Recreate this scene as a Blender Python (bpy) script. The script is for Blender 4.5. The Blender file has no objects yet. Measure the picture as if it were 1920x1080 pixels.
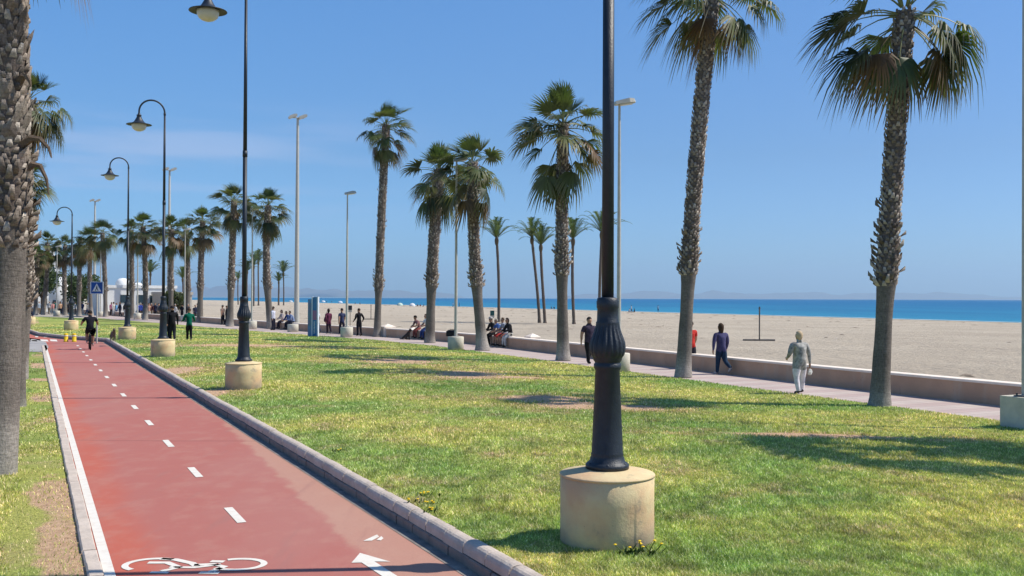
import bpy, math, random
import numpy as np
from mathutils import Vector, Matrix, noise
R = math.radians
S = bpy.context.scene
COL = S.collection

# ------------------------------------------------------------------ camera
FPX = 1850.0
CAMZ = 2.3
PITCH, ROLL = R(0.573), R(0.23)
F_ = Vector((0, math.cos(PITCH), math.sin(PITCH)))
U0 = Vector((0, -math.sin(PITCH), math.cos(PITCH)))
R0 = Vector((1, 0, 0))
Rr = R0 * math.cos(ROLL) + U0 * math.sin(ROLL)
Ur = U0 * math.cos(ROLL) - R0 * math.sin(ROLL)
cam_d = bpy.data.cameras.new('camera')
cam = bpy.data.objects.new('camera', cam_d); COL.objects.link(cam)
cam_d.sensor_width = 36.0
cam_d.lens = FPX / 1920.0 * 36.0
cam_d.clip_start = 0.1
cam_d.clip_end = 200000
M3 = Matrix((Rr, Ur, -F_)).transposed()
cam.matrix_world = Matrix.Translation((0, 0, CAMZ)) @ M3.to_4x4()
S.camera = cam

# ------------------------------------------------------------------ world
SUN_EL, SUN_AZ = R(50.5), R(85.0)          # azimuth clockwise from +Y
w = bpy.data.worlds.new('World'); S.world = w; w.use_nodes = True
nt = w.node_tree; nt.nodes.clear()
def N(nt, t, **k):
    n = nt.nodes.new(t)
    for a, b in k.items(): setattr(n, a, b)
    return n
sky = N(nt, 'ShaderNodeTexSky', sky_type='NISHITA', sun_disc=False, sun_elevation=SUN_EL, sun_rotation=SUN_AZ,
        altitude=0, air_density=1.0, dust_density=0.55, ozone_density=2.6)
bg = N(nt, 'ShaderNodeBackground'); out = N(nt, 'ShaderNodeOutputWorld')
SKY_STRENGTH = 0.115
bg.inputs[1].default_value = SKY_STRENGTH
# thin high cloud streaks low on the left and one small puff over the sea
tc = N(nt, 'ShaderNodeTexCoord')
sep = N(nt, 'ShaderNodeSeparateXYZ'); nt.links.new(tc.outputs['Generated'], sep.inputs[0])
mp = N(nt, 'ShaderNodeMapping'); mp.inputs['Scale'].default_value = (2.2, 2.2, 22)
nt.links.new(tc.outputs['Generated'], mp.inputs[0])
nz = N(nt, 'ShaderNodeTexNoise'); nz.inputs['Scale'].default_value = 1.6; nz.inputs['Detail'].default_value = 4; nz.inputs['Roughness'].default_value = .5
nt.links.new(mp.outputs[0], nz.inputs[0])
r1 = N(nt, 'ShaderNodeMapRange', interpolation_type='SMOOTHSTEP'); r1.inputs[1].default_value = .42; r1.inputs[2].default_value = .68
nt.links.new(nz.outputs[0], r1.inputs[0])
rx = N(nt, 'ShaderNodeMapRange', interpolation_type='SMOOTHSTEP'); rx.inputs[1].default_value = -.02; rx.inputs[2].default_value = -.3
nt.links.new(sep.outputs[0], rx.inputs[0])
rz = N(nt, 'ShaderNodeMapRange', interpolation_type='SMOOTHSTEP'); rz.inputs[1].default_value = .03; rz.inputs[2].default_value = .12
nt.links.new(sep.outputs[2], rz.inputs[0])
rz2 = N(nt, 'ShaderNodeMapRange', interpolation_type='SMOOTHSTEP'); rz2.inputs[1].default_value = .2; rz2.inputs[2].default_value = .14
nt.links.new(sep.outputs[2], rz2.inputs[0])
def wm(a, b, op='MULTIPLY'):
    m = N(nt, 'ShaderNodeMath', operation=op)
    for i, v in enumerate((a, b)):
        if isinstance(v, (int, float)): m.inputs[i].default_value = v
        else: nt.links.new(v, m.inputs[i])
    return m.outputs[0]
cl = wm(wm(wm(r1.outputs[0], rx.outputs[0]), wm(rz.outputs[0], rz2.outputs[0])), .5)
mixc = N(nt, 'ShaderNodeMix', data_type='RGBA'); nt.links.new(cl, mixc.inputs[0])
tint = N(nt, 'ShaderNodeMix', data_type='RGBA', blend_type='MULTIPLY'); tint.inputs[0].default_value = 1
tint.inputs[7].default_value = (0.51, 0.775, 1.05, 1)
nt.links.new(sky.outputs[0], tint.inputs[6])
zr = N(nt, 'ShaderNodeMapRange'); zr.inputs[1].default_value = 0; zr.inputs[2].default_value = .32
nt.links.new(sep.outputs[2], zr.inputs[0])
rp = N(nt, 'ShaderNodeValToRGB'); nt.links.new(zr.outputs[0], rp.inputs[0])
rp.color_ramp.elements[0].color = (.86, .89, 1.06, 1); rp.color_ramp.elements[1].color = (.97, .98, .98, 1)
e_ = rp.color_ramp.elements.new(.44); e_.color = (.90, .82, .83, 1)
tint2 = N(nt, 'ShaderNodeMix', data_type='RGBA', blend_type='MULTIPLY'); tint2.inputs[0].default_value = 1
nt.links.new(tint.outputs[2], tint2.inputs[6]); nt.links.new(rp.outputs[0], tint2.inputs[7])
xr = N(nt, 'ShaderNodeMapRange'); xr.inputs[1].default_value = -.3; xr.inputs[2].default_value = .35; nt.links.new(sep.outputs[0], xr.inputs[0])
rpx = N(nt, 'ShaderNodeValToRGB'); nt.links.new(xr.outputs[0], rpx.inputs[0])
rpx.color_ramp.elements[0].color = (1.03, 1.16, 1.16, 1); rpx.color_ramp.elements[1].color = (.96, .96, .97, 1)
tint3 = N(nt, 'ShaderNodeMix', data_type='RGBA', blend_type='MULTIPLY'); tint3.inputs[0].default_value = 1
nt.links.new(tint2.outputs[2], tint3.inputs[6]); nt.links.new(rpx.outputs[0], tint3.inputs[7])
nt.links.new(tint3.outputs[2], mixc.inputs[6]); mixc.inputs[7].default_value = (3.5, 4.3, 6.2, 1)
nt.links.new(mixc.outputs[2], bg.inputs[0]); nt.links.new(bg.outputs[0], out.inputs[0])

sd = bpy.data.lights.new('sun', 'SUN'); sd.energy = 4.7; sd.angle = R(.53); sd.color = (1, .94, .84)
sun = bpy.data.objects.new('sun', sd); COL.objects.link(sun)
to_sun = Vector((math.sin(SUN_AZ) * math.cos(SUN_EL), math.cos(SUN_AZ) * math.cos(SUN_EL), math.sin(SUN_EL)))
sun.rotation_euler = to_sun.to_track_quat('Z', 'Y').to_euler()
sun.location = to_sun * 60
S.view_settings.view_transform = 'Standard'; S.view_settings.look = 'None'
S.view_settings.exposure = 0.3; S.view_settings.gamma = 1
S.cycles.max_bounces = 6; S.cycles.diffuse_bounces = 3; S.cycles.glossy_bounces = 2
S.cycles.transmission_bounces = 3; S.cycles.transparent_max_bounces = 4; S.cycles.volume_bounces = 0

# ------------------------------------------------------------------ helpers
def ray(px, py):
    return (Rr * ((px - 960) / FPX) + Ur * ((540 - py) / FPX) + F_)
def ground(px, py, z):
    d = ray(px, py); t = (z - CAMZ) / d.z
    return Vector((d.x * t, d.y * t, z))
def at(px, py, y):
    d = ray(px, py); t = y / d.y
    return Vector((d.x * t, y, CAMZ + d.z * t))
def tag(o, label=None, cat=None, group=None, kind=None):
    if label: o['label'] = label
    if cat: o['category'] = cat
    if group: o['group'] = group
    if kind: o['kind'] = kind
    return o
def empty(name, loc=(0, 0, 0), rz=0):
    o = bpy.data.objects.new(name, None); COL.objects.link(o)
    o.location = loc; o.rotation_euler = (0, 0, rz); o.empty_display_size = .2
    return o

class MB:
    def __init__(s): s.v = []; s.f = []; s.m = []; s.c = []; s.cur = (1, 1, 1, 1); s.mi = 0
    def add(s, vs, fs):
        b = len(s.v); s.v.extend(tuple(p) for p in vs); s.c.extend([s.cur] * len(vs))
        s.f.extend(tuple(b + i for i in f) for f in fs); s.m.extend([s.mi] * len(fs))
    def box(s, lo, hi, mat=None):
        x0, y0, z0 = lo; x1, y1, z1 = hi
        vs = [Vector(p) for p in ((x0,y0,z0),(x1,y0,z0),(x1,y1,z0),(x0,y1,z0),(x0,y0,z1),(x1,y0,z1),(x1,y1,z1),(x0,y1,z1))]
        if mat is not None: vs = [mat @ p for p in vs]
        s.add(vs, [(0,3,2,1),(4,5,6,7),(0,1,5,4),(1,2,6,5),(2,3,7,6),(3,0,4,7)])
    def tube(s, pts, rad, seg=8, cap=True):
        pts = [Vector(p) for p in pts]; n = len(pts)
        rad = rad if isinstance(rad, (list, tuple)) else [rad] * n
        vs = []; prev = None
        for i, p in enumerate(pts):
            t = (pts[min(i+1, n-1)] - pts[max(i-1, 0)]).normalized()
            if prev is None:
                a = t.cross(Vector((0, 1, 0)))
                if a.length < .2: a = t.cross(Vector((1, 0, 0)))
            else: a = prev - t * prev.dot(t)
            a.normalize(); prev = a; b = t.cross(a)
            for k in range(seg):
                q = 2 * math.pi * k / seg
                vs.append(p + (a * math.cos(q) + b * math.sin(q)) * rad[i])
        fs = [(i*seg+k, i*seg+(k+1) % seg, (i+1)*seg+(k+1) % seg, (i+1)*seg+k) for i in range(n-1) for k in range(seg)]
        if cap:
            fs.append(tuple(range(seg))[::-1]); fs.append(tuple((n-1)*seg + k for k in range(seg)))
        s.add(vs, fs)
    def lathe(s, prof, seg=24, c=(0, 0, 0), mod=None, mat=None):
        vs = []; n = len(prof)
        for (r, z) in prof:
            for k in range(seg):
                q = 2 * math.pi * k / seg
                rr = mod(r, z, q) if mod else r
                p = Vector((c[0] + rr * math.cos(q), c[1] + rr * math.sin(q), c[2] + z))
                vs.append(mat @ p if mat is not None else p)
        fs = [(i*seg+k, i*seg+(k+1) % seg, (i+1)*seg+(k+1) % seg, (i+1)*seg+k) for i in range(n-1) for k in range(seg)]
        if prof[0][0] > 1e-4: fs.append(tuple(range(seg))[::-1])
        if prof[-1][0] > 1e-4: fs.append(tuple((n-1)*seg + k for k in range(seg)))
        s.add(vs, fs)
    def build(s, name, mats, parent=None, smooth=False, loc=None, attr=False):
        me = bpy.data.meshes.new(name); me.from_pydata([tuple(v) for v in s.v], [], s.f)
        if not isinstance(mats, (list, tuple)): mats = [mats]
        for m in mats: me.materials.append(m)
        me.polygons.foreach_set('material_index', s.m)
        if smooth: me.polygons.foreach_set('use_smooth', [True] * len(s.f))
        if attr:
            a = me.color_attributes.new('tone', 'FLOAT_COLOR', 'POINT')
            a.data.foreach_set('color', np.array(s.c, dtype=np.float32).ravel())
        me.update()
        o = bpy.data.objects.new(name, me); COL.objects.link(o)
        if parent: o.parent = parent
        if loc is not None: o.location = loc
        return o

# ------------------------------------------------------------------ materials
def base_mat(name):
    m = bpy.data.materials.new(name); m.use_nodes = True
    return m, m.node_tree, m.node_tree.nodes['Principled BSDF']
def mat(name, c1, c2=None, scale=5.0, rough=.7, bump=0.0, bscale=None, spec=.3, metal=0, detail=6, lo=.35, hi=.65, coord='Object'):
    m, t, p = base_mat(name)
    p.inputs['Roughness'].default_value = rough; p.inputs['Specular IOR Level'].default_value = spec
    p.inputs['Metallic'].default_value = metal
    co = t.nodes.new('ShaderNodeTexCoord')
    n = t.nodes.new('ShaderNodeTexNoise'); n.inputs['Scale'].default_value = scale; n.inputs['Detail'].default_value = detail
    n.inputs['Roughness'].default_value = .6
    t.links.new(co.outputs[coord], n.inputs[0])
    r = t.nodes.new('ShaderNodeMapRange'); r.inputs[1].default_value = lo; r.inputs[2].default_value = hi
    t.links.new(n.outputs[0], r.inputs[0])
    mx = t.nodes.new('ShaderNodeMix'); mx.data_type = 'RGBA'
    c2 = c2 or tuple(c * .8 for c in c1)
    mx.inputs[6].default_value = (*c1, 1); mx.inputs[7].default_value = (*c2, 1)
    t.links.new(r.outputs[0], mx.inputs[0]); t.links.new(mx.outputs[2], p.inputs['Base Color'])
    if bump:
        n2 = t.nodes.new('ShaderNodeTexNoise'); n2.inputs['Scale'].default_value = bscale or scale * 4; n2.inputs['Detail'].default_value = 5
        t.links.new(co.outputs[coord], n2.inputs[0])
        b = t.nodes.new('ShaderNodeBump'); b.inputs['Strength'].default_value = bump; b.inputs['Distance'].default_value = .02
        t.links.new(n2.outputs[0], b.inputs['Height']); t.links.new(b.outputs[0], p.inputs['Normal'])
    return m
class NG:   # tiny node helper
    def __init__(s, t): s.t = t
    def n(s, ty, **k): return N(s.t, ty, **k)
    def math(s, op, a, b=None, clamp=False):
        m = s.n('ShaderNodeMath', operation=op); m.use_clamp = clamp
        for i, v in enumerate((a, b)):
            if v is None: continue
            if isinstance(v, (int, float)): m.inputs[i].default_value = v
            else: s.t.links.new(v, m.inputs[i])
        return m.outputs[0]
    def noise(s, vec, scale, detail=5, rough=.55, sc3=None):
        if sc3:
            mp = s.n('ShaderNodeMapping'); mp.inputs['Scale'].default_value = sc3; s.t.links.new(vec, mp.inputs[0]); vec = mp.outputs[0]
        x = s.n('ShaderNodeTexNoise'); x.inputs['Scale'].default_value = scale; x.inputs['Detail'].default_value = detail; x.inputs['Roughness'].default_value = rough
        s.t.links.new(vec, x.inputs[0]); return x.outputs[0]
    def rng(s, v, a, b, c=0, d=1, smooth=True):
        x = s.n('ShaderNodeMapRange'); 
        if smooth: x.interpolation_type = 'SMOOTHSTEP'
        for i, q in enumerate((a, b, c, d)): x.inputs[i+1].default_value = q
        s.t.links.new(v, x.inputs[0]); return x.outputs[0]
    def mix(s, f, a, b, blend='MIX'):
        x = s.n('ShaderNodeMix', data_type='RGBA', blend_type=blend)
        if isinstance(f, (int, float)): x.inputs[0].default_value = f
        else: s.t.links.new(f, x.inputs[0])
        for i, q in ((6, a), (7, b)):
            if isinstance(q, tuple): x.inputs[i].default_value = (*q[:3], 1)
            else: s.t.links.new(q, x.inputs[i])
        return x.outputs[2]
    def bump(s, h, strength, dist):
        b = s.n('ShaderNodeBump'); b.inputs['Strength'].default_value = strength; b.inputs['Distance'].default_value = dist
        s.t.links.new(h, b.inputs['Height']); return b.outputs[0]

def attr_mat(name, rough=.6, spec=.25, transl=0.0, nscale=0, bump=0):
    m, t, p = base_mat(name); g = NG(t)
    a = g.n('ShaderNodeAttribute', attribute_name='tone')
    col = a.outputs['Color']
    if nscale:
        pos = g.n('ShaderNodeTexCoord').outputs['Object']
        f = g.rng(g.noise(pos, nscale), .3, .7, .62, 1.3)
        mm = g.n('ShaderNodeVectorMath', operation='SCALE'); t.links.new(col, mm.inputs[0]); t.links.new(f, mm.inputs['Scale']); col = mm.outputs[0]
        if bump: t.links.new(g.bump(g.noise(pos, nscale * 2.5), bump, .03), p.inputs['Normal'])
    t.links.new(col, p.inputs['Base Color']); p.inputs['Roughness'].default_value = rough; p.inputs['Specular IOR Level'].default_value = spec
    if transl:
        tr = g.n('ShaderNodeBsdfTranslucent'); mm = g.n('ShaderNodeVectorMath', operation='MULTIPLY')
        t.links.new(col, mm.inputs[0]); mm.inputs[1].default_value = (1.5, 1.7, .7); t.links.new(mm.outputs[0], tr.inputs[0])
        ms = g.n('ShaderNodeMixShader'); ms.inputs[0].default_value = transl
        t.links.new(p.outputs[0], ms.inputs[1]); t.links.new(tr.outputs[0], ms.inputs[2])
        t.links.new(ms.outputs[0], t.nodes['Material Output'].inputs[0])
    return m

BARE = [(-1.35, 29.8, 1.15, 2.1), (.2, 29.2, .8, .6), (-4.1, 36, 1.6, 1.9), (1.3, 21.2, .9, 1.0), (.7, 22.6, 1.2, .9), (2.6, 20.9, .7, .7), (-12.5, 46, 3.6, 1.4), (5.2, 16.9, 1.9, .3), (-10.4, 30.5, .8, 2.0), (-7.2, 23.4, .5, 1.6)]
def kerb_x(y):    # outer (lawn side) edge of the right kerb
    return float(np.interp(y, [-20, 54, 56, 58, 62, 71, 85, 110, 150], [4.255+9.74, 4.255-.487*54, -24.0, -26.3, -29.6, -35, -43.5, -62, -98]))
WALL_Y = [-10, 5, 22.3, 27.2, 38.2, 44, 50.0, 56.5, 62.5, 68.7, 78, 86.5, 105, 127, 170, 230]
WALL_X = [26.4, 19.5, 11.6, 9.2, 4.35, 1.75, -.9, -4.5, -8.8, -13.5, -19.7, -25, -37.6, -52, -80, -120]
def wall_x(y): return float(np.interp(y, WALL_Y, WALL_X))
def prom_x(y):
    return wall_x(y) - float(np.interp(y, [0, 20, 30, 45, 60, 80, 105], [2.75, 2.75, 2.7, 2.85, 3.4, 4.0, 5.0]))
def lawn_z(x, y):
    a, b = kerb_x(y), prom_x(y)
    if b - a < .5: return 0.0
    t = min(max((x - a) / (b - a), 0), 1)
    s = t * t * (3 - 2 * t)
    return .08 * math.sin(math.pi * min(t * 1.15, 1)) - .15 * s
Z_PATH, Z_PROM, Z_LEFT = -.21, -.15, -.225

def grass_colour(g, pos, lush=1.0):
    n1 = g.noise(pos, .22, 4, .55); n2 = g.noise(pos, 1.1, 5, .6, (1, 1.0, 1)); n3 = g.noise(pos, .07, 2)
    c = g.mix(g.rng(n1, .36, .62), (.28, .41, .095), (.56, .55, .145))
    c = g.mix(g.rng(n2, .5, .78), c, (.54, .45, .20))
    c = g.mix(g.rng(n3, .5, .64, 0, .55), c, (.19, .30, .065))
    c = g.mix(g.math('MULTIPLY', halo_mask(g, pos), .75), c, (.52, .40, .17))
    return c
def halo_mask(g, pos):
    sep = g.n('ShaderNodeSeparateXYZ'); g.t.links.new(pos, sep.inputs[0]); tot = None
    for (cx, cy, a, b) in BARE:
        dx = g.math('DIVIDE', g.math('SUBTRACT', sep.outputs[0], cx), a * 2.3); dy = g.math('DIVIDE', g.math('SUBTRACT', sep.outputs[1], cy), b * 2.1)
        v = g.rng(g.math('ADD', g.math('MULTIPLY', dx, dx), g.math('MULTIPLY', dy, dy)), 1.3, .2)
        tot = v if tot is None else g.math('MAXIMUM', tot, v)
    return g.math('MULTIPLY', tot, g.rng(g.noise(pos, 1.1, 5, .65), .38, .6))
def bare_mask(g, pos):
    sep = g.n('ShaderNodeSeparateXYZ'); g.t.links.new(pos, sep.inputs[0])
    tot = None
    nn = g.noise(pos, 1.3, 5, .65)
    for (cx, cy, a, b) in BARE:
        dx = g.math('DIVIDE', g.math('SUBTRACT', sep.outputs[0], cx), a); dy = g.math('DIVIDE', g.math('SUBTRACT', sep.outputs[1], cy), b)
        d = g.math('ADD', g.math('MULTIPLY', dx, dx), g.math('MULTIPLY', dy, dy))
        v = g.rng(d, 1.5, .2)
        tot = v if tot is None else g.math('MAXIMUM', tot, v)
    # worn earth beside the left kerb
    e = g.math('ADD', sep.outputs[0], g.math('MULTIPLY', sep.outputs[1], .487))
    l = g.math('MULTIPLY', g.rng(e, -.35, .25), g.rng(e, .75, .6))
    lp = g.rng(g.noise(pos, .33, 3, .5, (1, .8, 1)), .44, .60)
    tot = g.math('MAXIMUM', tot, g.math('MULTIPLY', l, g.math('MULTIPLY', lp, .95)))
    return g.rng(g.math('ADD', tot, g.math('MULTIPLY', g.math('SUBTRACT', nn, .5), 1.5)), .45, .75)

def lawn_material():
    m, t, p = base_mat('lawn_ground'); g = NG(t)
    pos = g.n('ShaderNodeNewGeometry').outputs['Position']
    c = grass_colour(g, pos)
    fine = g.noise(pos, 26, 4, .7)
    c = g.mix(g.rng(fine, .3, .7, 0, .6), c, (.10, .105, .035))
    dirt = g.mix(g.rng(g.noise(pos, 9, 5, .7), .35, .65), (.68, .46, .29), (.50, .31, .19))
    c = g.mix(bare_mask(g, pos), c, dirt)
    t.links.new(c, p.inputs['Base Color']); p.inputs['Roughness'].default_value = .95; p.inputs['Specular IOR Level'].default_value = .08
    t.links.new(g.bump(g.math('ADD', g.noise(pos, 40, 4, .7), g.math('MULTIPLY', g.noise(pos, 5, 3), .8)), .8, .06), p.inputs['Normal'])
    return m
def blade_material():
    m, t, p = base_mat('grass_blade'); g = NG(t)
    pos = g.n('ShaderNodeNewGeometry').outputs['Position']
    a = g.n('ShaderNodeAttribute', attribute_name='tone')
    c = g.mix(.92, grass_colour(g, pos), a.outputs['Color'], 'MULTIPLY')
    t.links.new(c, p.inputs['Base Color']); p.inputs['Roughness'].default_value = .45; p.inputs['Specular IOR Level'].default_value = .35
    tr = g.n('ShaderNodeBsdfTranslucent'); t.links.new(g.mix(1.0, c, (1.0, 1.0, .6), 'MULTIPLY'), tr.inputs[0])
    ms = g.n('ShaderNodeMixShader'); ms.inputs[0].default_value = .35
    t.links.new(p.outputs[0], ms.inputs[1]); t.links.new(tr.outputs[0], ms.inputs[2]); t.links.new(ms.outputs[0], t.nodes['Material Output'].inputs[0])
    return m
def path_material():
    m, t, p = base_mat('red_asphalt'); g = NG(t)
    pos = g.n('ShaderNodeNewGeometry').outputs['Position']
    sep = g.n('ShaderNodeSeparateXYZ'); t.links.new(pos, sep.inputs[0])
    e = g.math('SUBTRACT', g.math('ADD', sep.outputs[0], g.math('MULTIPLY', sep.outputs[1], .487)), .78)   # 0 at left line .. 3.16 at gutter
    big = g.noise(pos, .5, 4, .5, (1, .45, 1)); mid = g.noise(pos, 3.2, 5, .6, (1, .7, 1)); fine = g.noise(pos, 90, 3, .8)
    c = g.mix(g.rng(g.math('ADD', e, g.math('MULTIPLY', big, .8)), .5, 1.0), (.47, .115, .075), (.40, .135, .11))
    c = g.mix(g.rng(big, .42, .62, 0, .5), c, (.40, .18, .15))
    c = g.mix(g.rng(mid, .45, .7, 0, .28), c, (.47, .25, .19))
    # worn shoulder by the gutter in the near stretch
    yv = sep.outputs[1]
    edge = g.math('ADD', g.math('MULTIPLY', g.rng(yv, 8.5, 20, .86, .12, False), 1.0), 0)
    worn = g.rng(g.math('SUBTRACT', g.math('ADD', g.math('SUBTRACT', e, 3.16), edge), g.math('MULTIPLY', g.math('SUBTRACT', mid, .5), .5)), .0, .16)
    c = g.mix(g.math('MULTIPLY', worn, .52), c, (.50, .33, .235))
    grit = g.noise(pos, 22, 6, .75); c = g.mix(g.rng(grit, .52, .72, 0, .35), c, (.30, .15, .12)); c = g.mix(g.rng(grit, .36, .26, 0, .4), c, (.55, .36, .29))
    trk = g.noise(pos, 1.4, 5, .6, (3.2, .25, 1)); c = g.mix(g.rng(trk, .56, .7, 0, .3), c, (.30, .15, .13))
    c = g.mix(g.rng(fine, .35, .7, 0, .3), c, (.20, .08, .06))
    # transverse joints / cracks
    nn = g.noise(pos, .9, 3)
    for yy, sl in ((28.2, .02), (43.0, .03), (17.2, -.03), (51.2, 0.02)):
        q = g.math('ABSOLUTE', g.math('SUBTRACT', g.math('ADD', yv, g.math('MULTIPLY', g.math('SUBTRACT', nn, .5), .22)), yy))
        c = g.mix(g.rng(q, .035, .01, 0, .55), c, (.12, .05, .045))
    t.links.new(c, p.inputs['Base Color']); p.inputs['Roughness'].default_value = .85; p.inputs['Specular IOR Level'].default_value = .25
    t.links.new(g.bump(fine, .35, .006), p.inputs['Normal'])
    return m
def sand_material():
    m, t, p = base_mat('beach_sand'); g = NG(t)
    pos = g.n('ShaderNodeNewGeometry').outputs['Position']
    c = g.mix(g.rng(g.noise(pos, .09, 5, .6), .35, .65), (.49, .42, .325), (.42, .355, .275))
    c = g.mix(g.rng(g.noise(pos, 1.4, 6, .7), .45, .75, 0, .4), c, (.35, .29, .235))
    t.links.new(c, p.inputs['Base Color']); p.inputs['Roughness'].default_value = 1; p.inputs['Specular IOR Level'].default_value = .05
    h = g.math('ADD', g.noise(pos, 1.7, 6, .7), g.math('MULTIPLY', g.noise(pos, .35, 4, .6, (.5, 1, 1)), 1.5))
    t.links.new(g.bump(h, 1.0, .32), p.inputs['Normal'])
    return m
def sea_material():
    m, t, p = base_mat('sea_water'); g = NG(t)
    pos = g.n('ShaderNodeNewGeometry').outputs['Position']
    a = g.n('ShaderNodeAttribute', attribute_name='tone'); 
    n = g.noise(pos, .02, 6, .65, (1, .25, 1))
    c = g.mix(g.rng(n, .4, .62, 0, .45), a.outputs['Color'], (.008, .085, .20))
    t.links.new(c, p.inputs['Base Color']); p.inputs['Roughness'].default_value = .35; p.inputs['Specular IOR Level'].default_value = .12
    p.inputs['IOR'].default_value = 1.2
    t.links.new(g.bump(g.noise(pos, .35, 6, .7, (1, .5, 1)), .6, .6), p.inputs['Normal'])
    return m
def concrete_base_material():
    m, t, p = base_mat('cream_concrete'); g = NG(t)
    pos = g.n('ShaderNodeTexCoord').outputs['Object']
    sep = g.n('ShaderNodeSeparateXYZ'); t.links.new(pos, sep.inputs[0])
    c = g.mix(g.rng(g.noise(pos, 2.2, 5, .6), .35, .65), (.64, .52, .30), (.60, .40, .23))
    stain = g.math('MULTIPLY', g.rng(g.noise(pos, 7, 6, .75), .5, .68), g.rng(g.noise(pos, 1.6, 2), .42, .6))
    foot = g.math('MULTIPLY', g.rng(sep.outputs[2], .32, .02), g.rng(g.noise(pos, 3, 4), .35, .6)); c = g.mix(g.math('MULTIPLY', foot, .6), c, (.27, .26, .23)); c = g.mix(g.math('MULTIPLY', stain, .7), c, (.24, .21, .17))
    seam = g.rng(g.math('ABSOLUTE', g.math('ADD', g.math('SUBTRACT', sep.outputs[0], .03), g.math('MULTIPLY', g.math('SUBTRACT', g.noise(pos, 6, 3), .5), .03))), .022, .004)
    seam = g.math('MULTIPLY', seam, g.math('MULTIPLY', g.math('LESS_THAN', sep.outputs[1], 0), g.rng(sep.outputs[2], .62, .15)))
    c = g.mix(g.math('MULTIPLY', seam, .7), c, (.16, .17, .12))
    pit = g.rng(g.noise(pos, 38, 4, .7), .66, .72)
    c = g.mix(g.math('MULTIPLY', pit, .6), c, (.2, .15, .11))
    run = g.math('MULTIPLY', g.rng(g.noise(pos, 9, 4, .6, (1, 1, .12)), .62, .72), g.rng(sep.outputs[2], .25, .66))
    c = g.mix(g.math('MULTIPLY', run, .4), c, (.24, .22, .17))
    t.links.new(c, p.inputs['Base Color']); p.inputs['Roughness'].default_value = .9; p.inputs['Specular IOR Level'].default_value = .2
    t.links.new(g.bump(g.noise(pos, 30, 5, .7), .5, .01), p.inputs['Normal'])
    return m
def wall_material():
    m, t, p = base_mat('wall_render'); g = NG(t)
    pos = g.n('ShaderNodeNewGeometry').outputs['Position']
    c = g.mix(g.rng(g.noise(pos, .8, 5, .6), .35, .65), (.54, .345, .235), (.45, .29, .20))
    st = g.rng(g.noise(pos, 2.2, 5, .65, (1, 1, .18)), .52, .72)
    c = g.mix(g.math('MULTIPLY', st, .45), c, (.50, .40, .31))
    c = g.mix(g.math('MULTIPLY', g.rng(g.noise(pos, 5, 5, .7), .6, .75), .4), c, (.16, .11, .09))
    t.links.new(c, p.inputs['Base Color']); p.inputs['Roughness'].default_value = .9; p.inputs['Specular IOR Level'].default_value = .15
    t.links.new(g.bump(g.noise(pos, 20, 5, .7), .4, .01), p.inputs['Normal'])
    return m
def paving_material():
    m, t, p = base_mat('promenade_tiles'); g = NG(t)
    pos = g.n('ShaderNodeNewGeometry').outputs['Position']
    mp = g.n('ShaderNodeMapping'); mp.inputs['Rotation'].default_value = (0, 0, R(-24)); t.links.new(pos, mp.inputs[0])
    sep = g.n('ShaderNodeSeparateXYZ'); t.links.new(mp.outputs[0], sep.inputs[0])
    def grid(v, step, wd):
        f = g.math('FRACT', g.math('DIVIDE', v, step))
        return g.rng(g.math('ABSOLUTE', g.math('SUBTRACT', f, .5)), .5 - wd, .5 - wd * .3)
    band = g.math('GREATER_THAN', g.math('FRACT', g.math('DIVIDE', sep.outputs[1], 1.2)), .5)
    c = g.mix(band, (.46, .355, .32), (.50, .42, .37))
    c = g.mix(g.rng(g.noise(pos, 1.2, 4), .35, .65, 0, .3), c, (.36, .28, .25))
    ln = g.math('MAXIMUM', grid(sep.outputs[0], .4, .05), grid(sep.outputs[1], .4, .05))
    c = g.mix(g.math('MULTIPLY', ln, .55), c, (.22, .17, .15))
    t.links.new(c, p.inputs['Base Color']); p.inputs['Roughness'].default_value = .8; p.inputs['Specular IOR Level'].default_value = .25
    return m
def trunk_material():
    m, t, p = base_mat('palm_bark'); g = NG(t)
    a = g.n('ShaderNodeAttribute', attribute_name='tone')
    pos = g.n('ShaderNodeTexCoord').outputs['Object']
    rings = g.noise(pos, 9, 5, .65, (.8, .8, 4)); vert = g.noise(pos, 16, 6, .72, (2.6, 2.6, .8))
    f = g.math('MULTIPLY', g.rng(rings, .3, .7, .80, 1.15), g.rng(vert, .3, .7, .70, 1.25))
    mm = g.n('ShaderNodeVectorMath', operation='SCALE'); t.links.new(a.outputs['Color'], mm.inputs[0]); t.links.new(f, mm.inputs['Scale'])
    t.links.new(mm.outputs[0], p.inputs['Base Color']); p.inputs['Roughness'].default_value = .95; p.inputs['Specular IOR Level'].default_value = .1
    t.links.new(g.bump(g.math('ADD', rings, vert), .7, .02), p.inputs['Normal'])
    return m

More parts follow.
